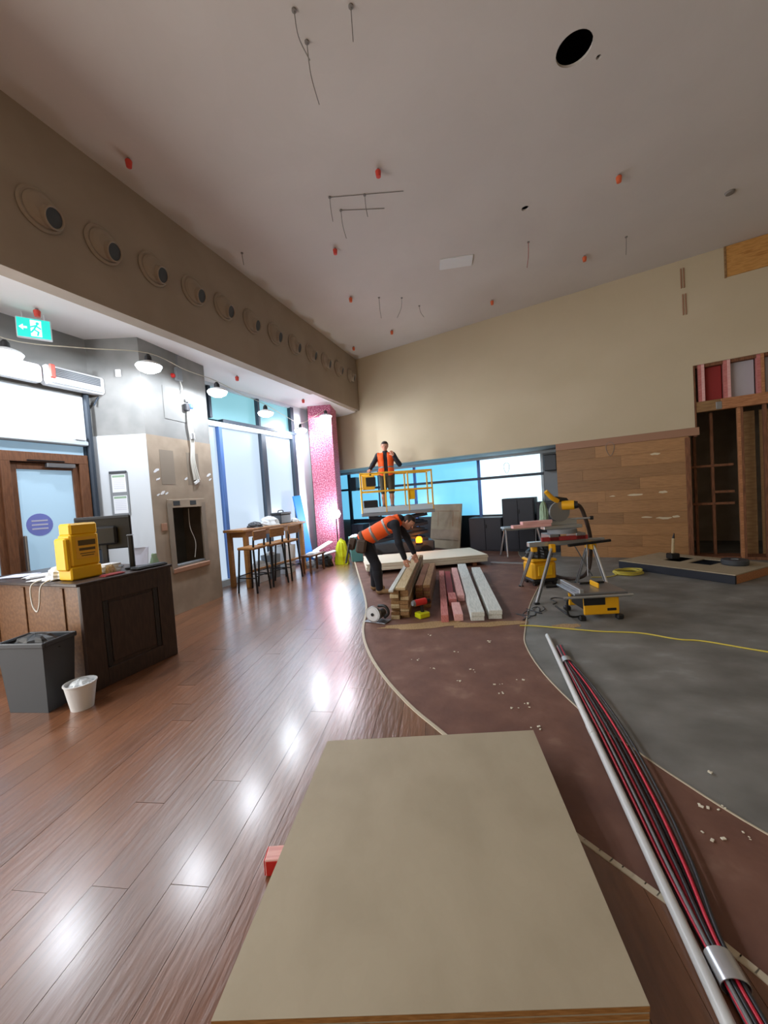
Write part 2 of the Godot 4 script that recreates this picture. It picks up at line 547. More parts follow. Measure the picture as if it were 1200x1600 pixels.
func _ready():
	rng.seed = 7
	# camera
	var cam = Camera3D.new()
	cam.name = "camera"
	add_child(cam)
	cam.fov = rad_to_deg(2.0 * atan(800.0 / 600.0))
	cam.position = Vector3(0, 1.57, 0)
	cam.basis = Basis(Vector3.RIGHT, deg_to_rad(-2.2)) * Basis(Vector3.BACK, deg_to_rad(-3.9))
	cam.near = 0.05
	cam.far = 60.0
	cam.current = true
	# no open sky: the hall is closed and daylight comes in through frosted panes
	var env = Environment.new()
	env.background_mode = Environment.BG_COLOR
	env.background_color = Color.BLACK
	env.tonemap_mode = Environment.TONE_MAPPER_LINEAR
	env.tonemap_exposure = 1.1
	env.sdfgi_enabled = true
	env.ssao_enabled = true
	env.ssil_enabled = true
	var we = WorldEnvironment.new()
	we.name = "environment"
	we.environment = env
	add_child(we)
	# daylight through the panes
	pane_light(WN, 1.27, 1.7, 2.5, 3.1, 0.22, Color(0.86, 0.93, 1.0))
	pane_light(DR, -4.8, 1.9, 6.7, 3.1, 1.55, Color(1.0, 0.97, 0.92))  # fill from the added, unseen glazing beside the camera
	pane_light(RC, 1.3, 1.9, 6.0, 1.0, 0.5, Color(0.62, 0.86, 1.0))
	pane_light(DR, 0.31, 1.2, 0.6, 2.0, 0.15, Color(0.8, 0.9, 1.0))
	materials()
	build_floor()
	build_ceiling()
	build_back_wall()
	build_left_side()
	build_pillar()
	build_lamps()
	build_ceiling_things()
	build_counter()
	build_wall_things()
	build_window_side()
	build_front_things()
	build_timber()
	build_tools()
	build_back_things()
	build_people()

func pane_light(fr, s, h, w, tall, energy, col):
	var l = AreaLight3D.new()
	l.name = "pane_daylight"
	l.area_size = Vector2(w, tall)
	l.area_normalize_energy = false
	l.light_energy = energy
	l.light_color = col
	l.shadow_enabled = true
	l.area_range = 30.0
	l.area_attenuation = 2.0
	add_child(l, true)
	l.transform = fr * Transform3D(Basis(UP, PI), Vector3(s, h, -0.02))

func build_floor():
	var fl = shell("floor")
	part(fl, "concrete_slab", cbox(Vector3(17, 0.3, 21), 0.0), "concrete", Vector3(0.5, -0.15, -5))
	# boundary between the boards and the brown underlay, from the back to behind the camera
	var edge = []
	for p in curve([Vector3(-1.4, 0, -13.2), Vector3(-0.95, 0, -10.5), Vector3(-0.61, 0, -7.79), Vector3(-0.36, 0, -5.62), Vector3(-0.35, 0, -4.53), Vector3(-0.26, 0, -3.86), Vector3(-0.1, 0, -3.28), Vector3(0.09, 0, -2.8), Vector3(0.26, 0, -2.48), Vector3(0.5, 0, -2.05), Vector3(0.77, 0, -1.62), Vector3(0.9, 0, -1.42), Vector3(1.02, 0, -1.22), Vector3(1.14, 0, -0.95), Vector3(1.4, 0, -0.2), Vector3(1.5, 0, 1.2), Vector3(1.55, 0, 5.3)], 5):
		edge.append(p)
	var boards = PackedVector2Array()
	for p in edge:
		if p.z < 0.55:
			boards.append(Vector2(p.x, p.z))
	var last = boards[-1]
	boards.append_array([Vector2(last.x, 0.55), Vector2(-6.6, 0.55), Vector2(-4.9, -3.4), Vector2(-4.0, -5.6), Vector2(-3.4, -7.4), Vector2(-1.7, -11.0), Vector2(-2.2, -13.2)])
	# each floor board is a piece of its own, cut to the curved edge
	var dir = Vector2(sin(deg_to_rad(8.0)), -cos(deg_to_rad(8.0)))
	var side = Vector2(-dir.y, dir.x)
	var wide = 0.172
	for row in range(-44, 22):
		var at = -rng.randf() * 2.6 - 3.0
		while at < 14.5:
			var long = rng.randf_range(2.2, 3.4)
			var c0 = side * (row * wide)
			var q = PackedVector2Array([c0 + dir * (at + 0.001), c0 + dir * (at + long - 0.001), c0 + side * (wide - 0.002) + dir * (at + long - 0.001), c0 + side * (wide - 0.002) + dir * (at + 0.001)])
			var org = c0 + dir * (at + long / 2)
			at += long
			for piece in Geometry2D.intersect_polygons(q, boards):
				if piece.size() < 3:
					continue
				var loc = PackedVector2Array()
				for v in piece:
					loc.append(Vector2((v - org).dot(dir), (v - org).dot(side)))
				if absf(area_of(loc)) < 0.01:
					continue
				part(fl, "plank", prism(loc, 0.0005, 0.0115 + rng.randf() * 0.0012), "plank_%d" % (rng.randi() % 6), Vector3(org.x, 0, org.y), Basis(Vector3(dir.x, 0, dir.y), UP, Vector3(side.x, 0, side.y)))
	# boards out of sight behind the camera
	var rear = part(fl, "rear_boards", prism([Vector2(-8.4, 0.553), Vector2(1.5, 0.553), Vector2(1.55, 5.3), Vector2(-8.4, 5.3)], 0.0005, 0.0115), "plank_1")
	rear.set_meta("kind", "stuff")
	# brown underlay between the boards and the bare slab
	var conc = curve([Vector3(4.2, 0, -11.9), Vector3(3.1, 0, -9.0), Vector3(2.85, 0, -7.0), Vector3(2.35, 0, -6.0), Vector3(1.86, 0, -5.08), Vector3(1.46, 0, -4.18), Vector3(1.31, 0, -3.75), Vector3(1.24, 0, -3.14), Vector3(1.27, 0, -2.5), Vector3(1.34, 0, -2.25), Vector3(1.42, 0, -1.96), Vector3(1.56, 0, -1.59), Vector3(1.85, 0, -1.1), Vector3(2.3, 0, -0.3), Vector3(3.0, 0, 1.2), Vector3(4.2, 0, 5.3)], 5)
	var under = PackedVector2Array()
	for p in edge:
		under.append(Vector2(p.x + 0.004, p.z))
	for i in conc.size():
		under.append(Vector2(conc[conc.size() - 1 - i].x, conc[conc.size() - 1 - i].z))
	part(fl, "underlay", prism(under, 0.0004, 0.005), "underlay")
	# pale edging strip along the boards, thin glue line along the slab
	for e in [[edge, 0.014, 0.016, "trim_1", "strip"], [conc, 0.006, 0.0075, "trim_2", "strip"]]:
		var st = start()
		for i in e[0].size() - 1:
			var a = e[0][i]
			var b = e[0][i + 1]
			add_box(st, Vector3(a.distance_to(b) + e[1] * 0.6, e[2] - 0.0006, e[1] * 2), 0.002, Transform3D(along(a, b), (a + b) / 2 + UP * (e[2] / 2 + 0.0006) + Vector3(0.004, 0, 0)))
		shell_mesh(e[3], st.commit(), e[4])

func area_of(p):
	var s = 0.0
	for i in p.size():
		s += p[i].cross(p[(i + 1) % p.size()])
	return s / 2

func build_ceiling():
	var c = CSGBox3D.new()
	c.name = "ceiling"
	c.size = Vector3(18, 0.026, 21)
	c.position = Vector3(0.5, CEIL + 0.013, -5)
	c.material = M.ceiling
	c.set_meta("kind", "structure")
	for h in [[Vector3(2.03, 0, -3.68), 0.155], [Vector3(2.3, 0, -3.76), 0.022], [Vector3(2.31, 0, -5.65), 0.05]]:
		var k = CSGCylinder3D.new()
		k.name = "hole"
		k.radius = h[1]
		k.height = 0.6
		k.sides = 28
		k.operation = CSGShape3D.OPERATION_SUBTRACTION
		k.material = M.ceiling
		k.position = h[0] - Vector3(0.5, 0, -5)
		c.add_child(k, true)
	add_child(c)
	shell_mesh("ceiling_roof_slab", cbox(Vector3(18, 0.2, 21), 0.0), "slab_soffit", Transform3D(Basis(), Vector3(0.5, CEIL + 1.0, -5)))
	var pan = shell("ceiling_panel")
	part(pan, "panel", cbox(Vector3(0.56, 0.02, 0.3), 0.004), "white_plastic", Vector3(1.54, CEIL - 0.009, -6.81), turned(-0.14))

func build_back_wall():
	var w = shell("wall_back")
	wpart(w, "upper_lining", BK, -3.2, 7.52, 2.47, CEIL + 0.02, -0.16, 0.0, "wall_paint", 0.0)
	wpart(w, "upper_lining", BK, 7.52, 10.4, 3.6, CEIL + 0.02, -0.16, 0.0, "wall_paint", 0.0)
	wpart(w, "backing", BK, 5.13, 7.42, 0.0, 2.47, -0.16, -0.012, "stud_wood", 0.0)
	# timber panelling, board by board
	var h = 0.0
	var row = 0
	while h < 2.3:
		var tall = 0.232
		var s = 5.13
		var cut = 5.13 + [0.9, 1.5, 0.5, 1.2, 0.75][row % 5]
		for stop in [cut, 7.42]:
			wpart(w, "panel_board", BK, s, stop - 0.002, h, h + tall - 0.002, -0.012, 0.001 * rng.randf() + 0.002, "panel_%d" % rng.randi_range(0, 4), 0.0015)
			s = stop
		h += tall
		row += 1
	wpart(w, "cap_board", BK, 5.13, 7.58, 2.322, 2.468, -0.012, 0.012, "cap_wood", 0.003)
	wpart(w, "edge_board", BK, 7.36, 7.44, 0.0, 2.3, -0.16, 0.02, "stud_wood", 0.003)
	# torn paper left by glue
	for t in [[6.55, 1.28, 0.3, 0.05], [7.0, 1.3, 0.16, 0.06], [6.72, 0.82, 0.22, 0.035], [7.0, 0.8, 0.3, 0.05], [6.15, 1.27, 0.12, 0.03], [6.9, 2.05, 0.2, 0.05], [7.18, 0.82, 0.14, 0.05]]:
		var poly = []
		for k in 11:
			var a = TAU * k / 11
			poly.append(Vector2(cos(a) * t[2] / 2 * rng.randf_range(0.75, 1.0), sin(a) * t[3] / 2 * rng.randf_range(0.5, 1.2)))
		var o = part(w, "torn_paper", face_plate(poly, 0.0015), "torn")
		o.transform = BK * Transform3D(Basis(), Vector3(t[0], t[1], 0.0035))
	# faint sheet joints in the painted lining, slots cut high up
	for b in [[7.385, 7.405, 5.04, 5.4], [7.425, 7.445, 5.04, 5.4], [7.40, 7.42, 4.55, 4.93], [7.44, 7.46, 4.55, 4.93]]:
		wpart(w, "batten", BK, b[0], b[1], b[2], b[3], 0.0, 0.015, "cap_wood")
	wpart(w, "ply_sheet", BK, 8.03, 9.6, 5.02, CEIL - 0.005, 0.0, 0.02, "ply")
	wpart(w, "ply_edge", BK, 8.0, 8.03, 5.01, CEIL - 0.005, 0.0, 0.026, "pine")
	# opening with bare studs: cavity behind, header, pink batts above it
	wpart(w, "cavity_back", BK, 7.2, 10.4, 0.0, 3.8, -2.75, -2.7, "grubby_paint", 0.0)
	wpart(w, "cavity_side", BK, 7.3, 7.36, 0.0, 3.8, -2.7, -0.16, "grubby_paint", 0.0)
	wpart(w, "cavity_side", BK, 10.34, 10.4, 0.0, 3.8, -2.7, -0.16, "grubby_paint", 0.0)
	wpart(w, "cavity_top", BK, 7.3, 10.4, 3.66, 3.72, -2.7, -0.16, "grubby_paint", 0.0)
	wpart(w, "header", BK, 7.54, 7.9, 2.74, 2.93, -0.13, -0.02, "pine", 0.004)
	wpart(w, "header", BK, 7.9, 10.3, 2.74, 2.93, -0.13, -0.01, "beam_wood", 0.004)
	wpart(w, "joint_plate", BK, 7.83, 7.91, 2.75, 2.88, -0.02, -0.004, "steel", 0.002)
	wpart(w, "jamb_stud", BK, 7.5, 7.55, 2.3, 3.6, -0.14, -0.01, "stud_wood", 0.003)
	for s in [7.62, 7.98, 8.42, 8.86]:
		wpart(w, "short_stud", BK, s - 0.03, s + 0.02, 2.93, 3.6, -0.15, -0.03, "pink_timber", 0.003)
		wpart(w, "short_stud", BK, s + 0.02, s + 0.065, 2.93, 3.6, -0.15, -0.02, "pink_pale" if s < 8.3 else "beam_wood", 0.003)
	wpart(w, "top_rail", BK, 7.55, 10.3, 3.55, 3.62, -0.15, -0.05, "stud_wood", 0.003)
	wpart(w, "batt", BK, 7.7, 7.94, 2.94, 3.55, -0.2, -0.14, "red_timber", 0.01)
	for b in [[8.07, 8.38], [8.52, 8.82], [8.96, 9.6]]:
		wpart(w, "foil_sheet", BK, b[0], b[1], 2.94, 3.56, -0.2, -0.16, "foil", 0.004)
	for s in [7.52, 7.78, 8.12, 8.16, 8.46, 8.84, 9.2]:
		wpart(w, "stud", BK, s, s + (0.045 if s != 8.16 else 0.04), 0.0, 2.74, -0.42 if s < 8.0 else -0.14, -0.33 if s < 8.0 else -0.05, "stud_wood" if s != 8.12 else "beam_wood", 0.003)
	for n in [[7.44, 8.1, 1.72], [7.44, 8.1, 1.0], [7.82, 8.1, 1.22]]:
		wpart(w, "noggin", BK, n[0], n[1], n[2], n[2] + 0.045, -0.4, -0.31, "stud_wood", 0.003)
	for s in [8.2, 8.5, 9.0]:
		wpart(w, "rear_panel", BK, s, s + 0.24, 0.0, 2.7, -0.5, -0.48, "pine", 0.003)
	wpart(w, "sole_plate", BK, 7.44, 10.3, 0.0, 0.05, -0.5, -0.06, "stud_wood", 0.003)
	# recess under the lining: soffit, end wall and the glazed screen
	wpart(w, "recess_soffit", BK, -3.2, 5.3, 2.47, 2.56, -1.4, -0.16, "grey_paint", 0.0)
	wpart(w, "recess_end", BK, 5.13, 5.3, 0.0, 2.5, -1.4, -0.16, "grey_paint", 0.0)
	wpart(w, "recess_back", RC, -3.2, 5.3, 0.0, 2.5, -0.2, -0.1, "grey_paint", 0.0)
	wpart(w, "recess_side", BK, -3.2, -3.1, 0.0, CEIL, -1.4, 0.3, "grey_paint", 0.0)
	var g = shell("window_1")
	var panes = [[-1.95, -1.5, "lit_blue_pane"], [-1.38, -0.3, "lit_blue_pane"], [-0.26, 0.98, "lit_blue_pane"], [1.06, 2.96, "lit_blue_pane"], [3.04, 3.8, "lit_pale_pane"], [3.8, 4.6, "lit_pale_pane"]]
	for p in panes:
		wpart(g, "pane", RC, p[0], p[1], 1.93, 2.4, -0.06, -0.03, p[2], 0.0)
		wpart(g, "pane", RC, p[0], p[1], 0.9, 1.86, -0.06, -0.03, p[2], 0.0)
	wpart(g, "rail", RC, -2.0, 4.66, 1.86, 1.93, -0.07, 0.02, "dark_frame")
	wpart(g, "rail", RC, -2.0, 5.13, 2.4, 2.47, -0.07, 0.02, "pale_frame")
	for p in [[-1.5, -1.38, "dark_frame"], [-0.3, -0.26, "dark_frame"], [0.98, 1.06, "blue_frame"], [2.96, 3.04, "blue_frame"], [4.6, 4.66, "pale_frame"]]:
		wpart(g, "mullion", RC, p[0], p[1], 0.0, 2.4, -0.07, 0.015, p[2])
	wpart(g, "lower_panel", RC, -1.38, 4.6, 0.0, 0.9, -0.07, -0.02, "navy")
	wpart(g, "end_panel", RC, 4.66, 5.13, 0.0, 2.4, -0.07, 0.0, "grey_plastic")
	var r = shell("wall_right")
	part(r, "lining", cbox(Vector3(0.2, 5.7, 14), 0.0), "wall_paint", Vector3(8.0, 2.8, -0.6))
	var b = shell("wall_rear")
	part(b, "lining", cbox(Vector3(17.5, 5.7, 0.2), 0.0), "wall_paint", Vector3(-0.4, 2.8, 5.3))

func build_left_side():
	# bulkhead with a bottom edge that rises slightly towards the back
	var m = face_plate([Vector2(-11.0, 3.72), Vector2(-0.3, 3.9), Vector2(2.2, 3.98), Vector2(7.95, 4.10), Vector2(7.95, CEIL + 0.02), Vector2(-11.0, CEIL + 0.02)], 0.2)
	shell_mesh("wall_left_bulkhead", m, "bulkhead", BL * Transform3D(Basis(), Vector3(0, 0, -0.2)))
	var sof = shell("ceiling_soffit")
	part(sof, "lining", prism([Vector2(-0.62, -11.1), Vector2(-3.45, -3.69), Vector2(-6.9, 5.3), Vector2(-9.5, 5.3), Vector2(-5.5, -4.0), Vector2(-4.3, -9.0), Vector2(-2.6, -13.2)], SOFFIT, SOFFIT + 0.12), "soffit_paint")
	# wall with the entrance door
	var w = shell("wall_left")
	wpart(w, "upper_lining", DR, -11.5, -1.4, 3.5, SOFFIT + 0.02, -0.2, 0.0, "grey_paint", 0.0)
	wpart(w, "upper_lining", DR, -11.5, -8.2, 2.55, 3.5, -0.2, 0.0, "grey_paint", 0.0)
	wpart(w, "upper_lining", DR, -1.4, 0.95, 2.55, SOFFIT + 0.02, -0.2, 0.0, "grey_paint", 0.0)
	wpart(w, "lower_lining", DR, -11.5, -8.2, 0.0, 2.55, -0.2, 0.0, "grey_paint", 0.0)
	wpart(w, "lower_lining", DR, -1.4, -0.95, 0.0, 2.55, -0.2, 0.0, "grey_paint", 0.0)
	wpart(w, "sill", DR, -8.2, -1.4, 0.0, 0.3, -0.2, 0.0, "grey_paint", 0.0)
	wpart(w, "lower_lining", DR, 0.80, 0.95, 0.0, 2.55, -0.2, 0.0, "dark_frame", 0.0)
	wpart(w, "blind_panel", DR, -1.1, 0.8, 2.6, 3.22, 0.0, 0.03, "white_paint", 0.006)
	wpart(w, "blind_rail", DR, -1.1, 0.8, 2.55, 2.61, 0.0, 0.07, "pale_frame", 0.01)
	wpart(w, "pipe", DR, 0.80, 0.87, 0.0, 3.32, 0.0, 0.07, "dark_frame", 0.02)
	wpart(w, "outside_cover", DR, -1.0, 0.85, 0.0, 2.55, -0.22, -0.16, "charcoal", 0.0)
	var d = shell("door_1")
	wpart(d, "head", DR, -0.95, 0.79, 2.3, 2.42, -0.1, 0.03, "door_wood")
	wpart(d, "transom_pane", DR, -0.95, 0.79, 2.42, 2.55, -0.08, -0.05, "lit_door_pane", 0.0)
	for p in [[0.68, 0.79], [-0.15, -0.06], [-0.95, -0.87]]:
		wpart(d, "post", DR, p[0], p[1], 0.0, 2.3, -0.1, 0.03, "door_wood")
	for p in [[-0.06, 0.68], [-0.87, -0.15]]:
		var a = p[0]
		var b = p[1]
		wpart(d, "stile", DR, a, a + 0.07, 0.02, 2.29, -0.07, -0.01, "door_wood")
		wpart(d, "stile", DR, b - 0.07, b, 0.02, 2.29, -0.07, -0.01, "door_wood")
		wpart(d, "rail", DR, a + 0.07, b - 0.07, 2.21, 2.29, -0.07, -0.01, "door_wood")
		wpart(d, "rail", DR, a + 0.07, b - 0.07, 0.02, 0.2, -0.07, -0.01, "door_wood")
		wpart(d, "pane", DR, a + 0.07, b - 0.07, 0.2, 2.21, -0.05, -0.035, "lit_door_pane", 0.0)
	wpart(d, "closer", DR, 0.3, 0.62, 2.24, 2.29, -0.01, 0.05, "steel")
	wpart(d, "closer_arm", DR, 0.1, 0.5, 2.31, 2.325, 0.03, 0.045, "black_metal")
	wpart(d, "handle", DR, 0.0, 0.025, 0.95, 1.4, 0.0, 0.05, "steel", 0.01)
	# unseen glazing, inferred from shading, added beside the camera to brighten the room
	var g3 = shell("added_window_3")
	for k in 4:
		wpart(g3, "pane", DR, -8.2 + k * 1.7 + 0.04, -8.2 + (k + 1) * 1.7 - 0.04, 0.3, 3.5, -0.1, -0.07, "lit_pane", 0.0)
	for k in 5:
		wpart(g3, "mullion", DR, -8.2 + k * 1.7 - 0.04, -8.2 + k * 1.7 + 0.04, 0.3, 3.5, -0.12, 0.02, "dark_frame")
	wpart(g3, "outside_cover", DR, -8.2, -1.4, 0.3, 3.5, -0.2, -0.15, "charcoal", 0.0)
	# window wall
	var x = shell("wall_left_windows")
	wpart(x, "lining", WN, 2.58, 3.45, 0.0, SOFFIT + 0.02, -0.25, 0.0, "white_paint", 0.0)
	wpart(x, "lining", WN, -1.6, -0.1, 0.0, SOFFIT + 0.02, -0.25, -0.02, "grey_paint", 0.0)
	wpart(x, "sill", WN, -0.1, 2.6, 0.0, 0.14, -0.25, 0.02, "pale_frame")
	wpart(x, "outside_cover", WN, -0.1, 2.6, 0.1, SOFFIT, -0.25, -0.2, "charcoal", 0.0)
	var g = shell("window_2")
	for p in [[-0.08, 0.18], [0.26, 1.36], [1.5, 2.46]]:
		wpart(g, "pane", WN, p[0], p[1], 0.14, 3.2, -0.1, -0.07, "lit_pane", 0.0)
	for p in [[0.06, 1.32], [1.38, 2.5]]:
		wpart(g, "transom_pane", WN, p[0], p[1], 3.36, 3.98, -0.1, -0.07, "lit_transom", 0.0)
	wpart(g, "transom", WN, -0.1, 2.6, 3.2, 3.3, -0.12, 0.02, "pale_frame")
	wpart(g, "transom_edge", WN, 0.28, 2.6, 3.3, 3.36, -0.12, 0.06, "dark_frame")
	wpart(g, "head", WN, -0.1, 2.6, 3.98, SOFFIT, -0.12, 0.02, "pale_frame")
	for p in [[0.18, 0.26, "blue_frame", 0.14, 3.2], [1.36, 1.5, "dark_frame", 0.14, 3.2], [2.46, 2.58, "dark_frame", 0.14, 4.0], [1.32, 1.38, "dark_frame", 3.36, 3.98], [0.0, 0.06, "dark_frame", 3.36, 3.98]]:
		wpart(g, "mullion", WN, p[0], p[1], p[3], p[4], -0.12, 0.03, p[2])
	# pink column at the end of the windows
	var pk = shell("wall_pink_column")
	part(pk, "shaft", prism([Vector2(-1.80, -10.05), Vector2(-1.2, -10.01), Vector2(-1.15, -10.75), Vector2(-1.95, -11.4)], 0.0, SOFFIT), "pink_wall")
	var e = shell("wall_left_end")
	part(e, "lining", prism([Vector2(-1.86, -10.3), Vector2(-1.7, -10.9), Vector2(-2.3, -13.8), Vector2(-2.6, -13.8)], 0.0, SOFFIT), "grey_paint")

func build_pillar():
	var p = shell("wall_pillar")
	part(p, "upper_shaft", prism([Vector2(-3.30, -5.50), Vector2(-2.95, -6.75), Vector2(-3.7, -7.0), Vector2(-4.10, -5.46)], 2.7, SOFFIT), "grey_paint")
	# the lower part is hollow, so that the opening shows the space inside
	part(p, "lower_shaft", prism([Vector2(-2.955, -6.75), Vector2(-3.7, -7.0), Vector2(-4.10, -5.455), Vector2(-4.05, -5.455), Vector2(-3.665, -6.94), Vector2(-2.965, -6.71)], 0.0, 2.7), "grubby_paint")
	wpart(p, "narrow_lining", PL, 0.0, 0.75, 0.0, 2.7, -0.03, 0.004, "white_paint", 0.0)
	# broad face lined in sheets round the open cabinet
	for q in [[0.0, 0.32, 0.0, 2.7], [0.96, 1.30, 0.0, 2.7], [0.32, 0.96, 0.0, 0.72], [0.32, 0.96, 1.66, 2.7]]:
		wpart(p, "lining_sheet", PF, q[0], q[1], q[2], q[3], -0.03, 0.003, "grubby_paint", 0.0)
	for q in [[0.2, 0.46, 1.98, 2.5], [0.72, 0.98, 1.98, 2.5]]:
		wpart(p, "filler_patch", PF, q[0], q[1], q[2], q[3], 0.003, 0.005, "patch_paint", 0.001)
	wpart(p, "access_panel", PF, 0.36, 0.86, 2.98, 3.48, 0.0, 0.008, "grey_paint", 0.003)
	for t in [[0.12, 2.18, 0.07], [0.14, 2.06, 0.05], [0.2, 1.86, 0.06], [0.12, 1.83, 0.04], [0.27, 1.85, 0.04], [0.68, 2.08, 0.05], [1.2, 2.16, 0.07], [1.22, 2.08, 0.05]]:
		var poly = []
		for k in 9:
			var a = TAU * k / 9
			var v = Vector2(cos(a) * t[2] * rng.randf_range(0.6, 1.0), sin(a) * t[2] * 0.35 * rng.randf_range(0.5, 1.2)).rotated(0.5)
			poly.append(v)
		var o = part(p, "torn_paper", face_plate(poly, 0.0015), "paper")
		o.transform = PF * Transform3D(Basis(), Vector3(t[0], t[1], 0.0035))

# ---------- lamps
func omni(parent, at, energy, col, size):
	var l = OmniLight3D.new()
	l.name = "lamp_light"
	l.light_energy = energy
	l.light_color = col
	l.light_size = size
	l.omni_range = 40.0
	l.omni_attenuation = 2.0
	l.shadow_enabled = true
	parent.add_child(l, true)
	l.position = at
	return l
func build_lamps():
	var spots = [Vector3(-5.35, 3.55, 1.4), Vector3(-4.62, 3.55, -0.6), Vector3(-3.95, 3.55, -2.6), Vector3(-4.08, 3.45, -4.35), Vector3(-2.91, 3.47, -5.05), Vector3(-2.55, 3.45, -6.27), Vector3(-2.21, 3.4, -7.7), Vector3(-1.9, 3.35, -9.49), Vector3(-1.31, 3.72, -9.84)]  # first three are out of view, added to the string for fill light
	var labels = ["", "", "", "bright festoon lamp hanging by the air conditioner over the entrance", "bright festoon lamp hanging in front of the grey pillar", "bright festoon lamp hanging before the transom pane beside the pillar", "bright festoon lamp hanging before the transom near the dark mullion", "bright festoon lamp hanging beside the white wall next to the pink column", "bright festoon lamp at the top of the pink column"]
	var bulb = lathe([[0.0, -0.085], [0.07, -0.078], [0.13, -0.045], [0.15, -0.004], [0.0, -0.004]], 24)
	var shade = lathe([[0.152, -0.004], [0.156, 0.0], [0.14, 0.022], [0.07, 0.055], [0.0, 0.068], [0.0, 0.0], [0.152, -0.002], [0.152, -0.004]], 24)
	var socket = lathe([[0.0, 0.066], [0.045, 0.066], [0.04, 0.12], [0.02, 0.15], [0.0, 0.15]], 14)
	for i in spots.size():
		var lb = labels[i] if labels[i] != "" else "unseen festoon lamp added to the string for fill light"
		var t = thing("festoon_lamp", lb, "lamp", spots[i], 0.0, "festoon lamps under the soffit")
		part(t, "bulb", bulb, "bulb")
		part(t, "socket", socket, "black_plastic")
		part(t, "shade", shade, "white_plastic")
		omni(t, Vector3(0, -0.03, 0), 1.6, Color(0.93, 0.96, 1.0), 0.03)
	# the string that carries them
	var pts = []
	for i in spots.size():
		var p = spots[i] + UP * 0.168
		if i > 0:
			var q = spots[i - 1] + UP * 0.168
			pts.append(p.lerp(q, 0.5) - UP * 0.02)
		pts.append(p)
	solo("festoon_cable", tube(curve(pts, 5), 0.005, 6), "cable_tan", "thin festoon cable strung between the lamps under the soffit", "cable")
	# work light on its stand at the foot of the pink column
	var w = thing("work_light", "round bright work light on a stand at the pink column", "lamp", Vector3(-1.22, 0.012, -9.72))
	part(w, "bulb", lathe([[0.0, -0.12], [0.08, -0.09], [0.12, 0.0], [0.08, 0.09], [0.0, 0.12]], 20), "bulb", Vector3(0, 1.22, 0))
	part(w, "pole", tube([Vector3(0, 0.35, 0), Vector3(0, 1.1, 0)], 0.014, 8), "black_metal")
	for k in 3:
		var a = TAU * k / 3 + 0.4
		part(w, "leg", tube([Vector3(0, 0.42, 0), Vector3(cos(a) * 0.14, 0.012, sin(a) * 0.14)], 0.011, 6), "black_metal")
	omni(w, Vector3(0, 1.22, 0), 1.2, Color(0.95, 0.97, 1.0), 0.1)

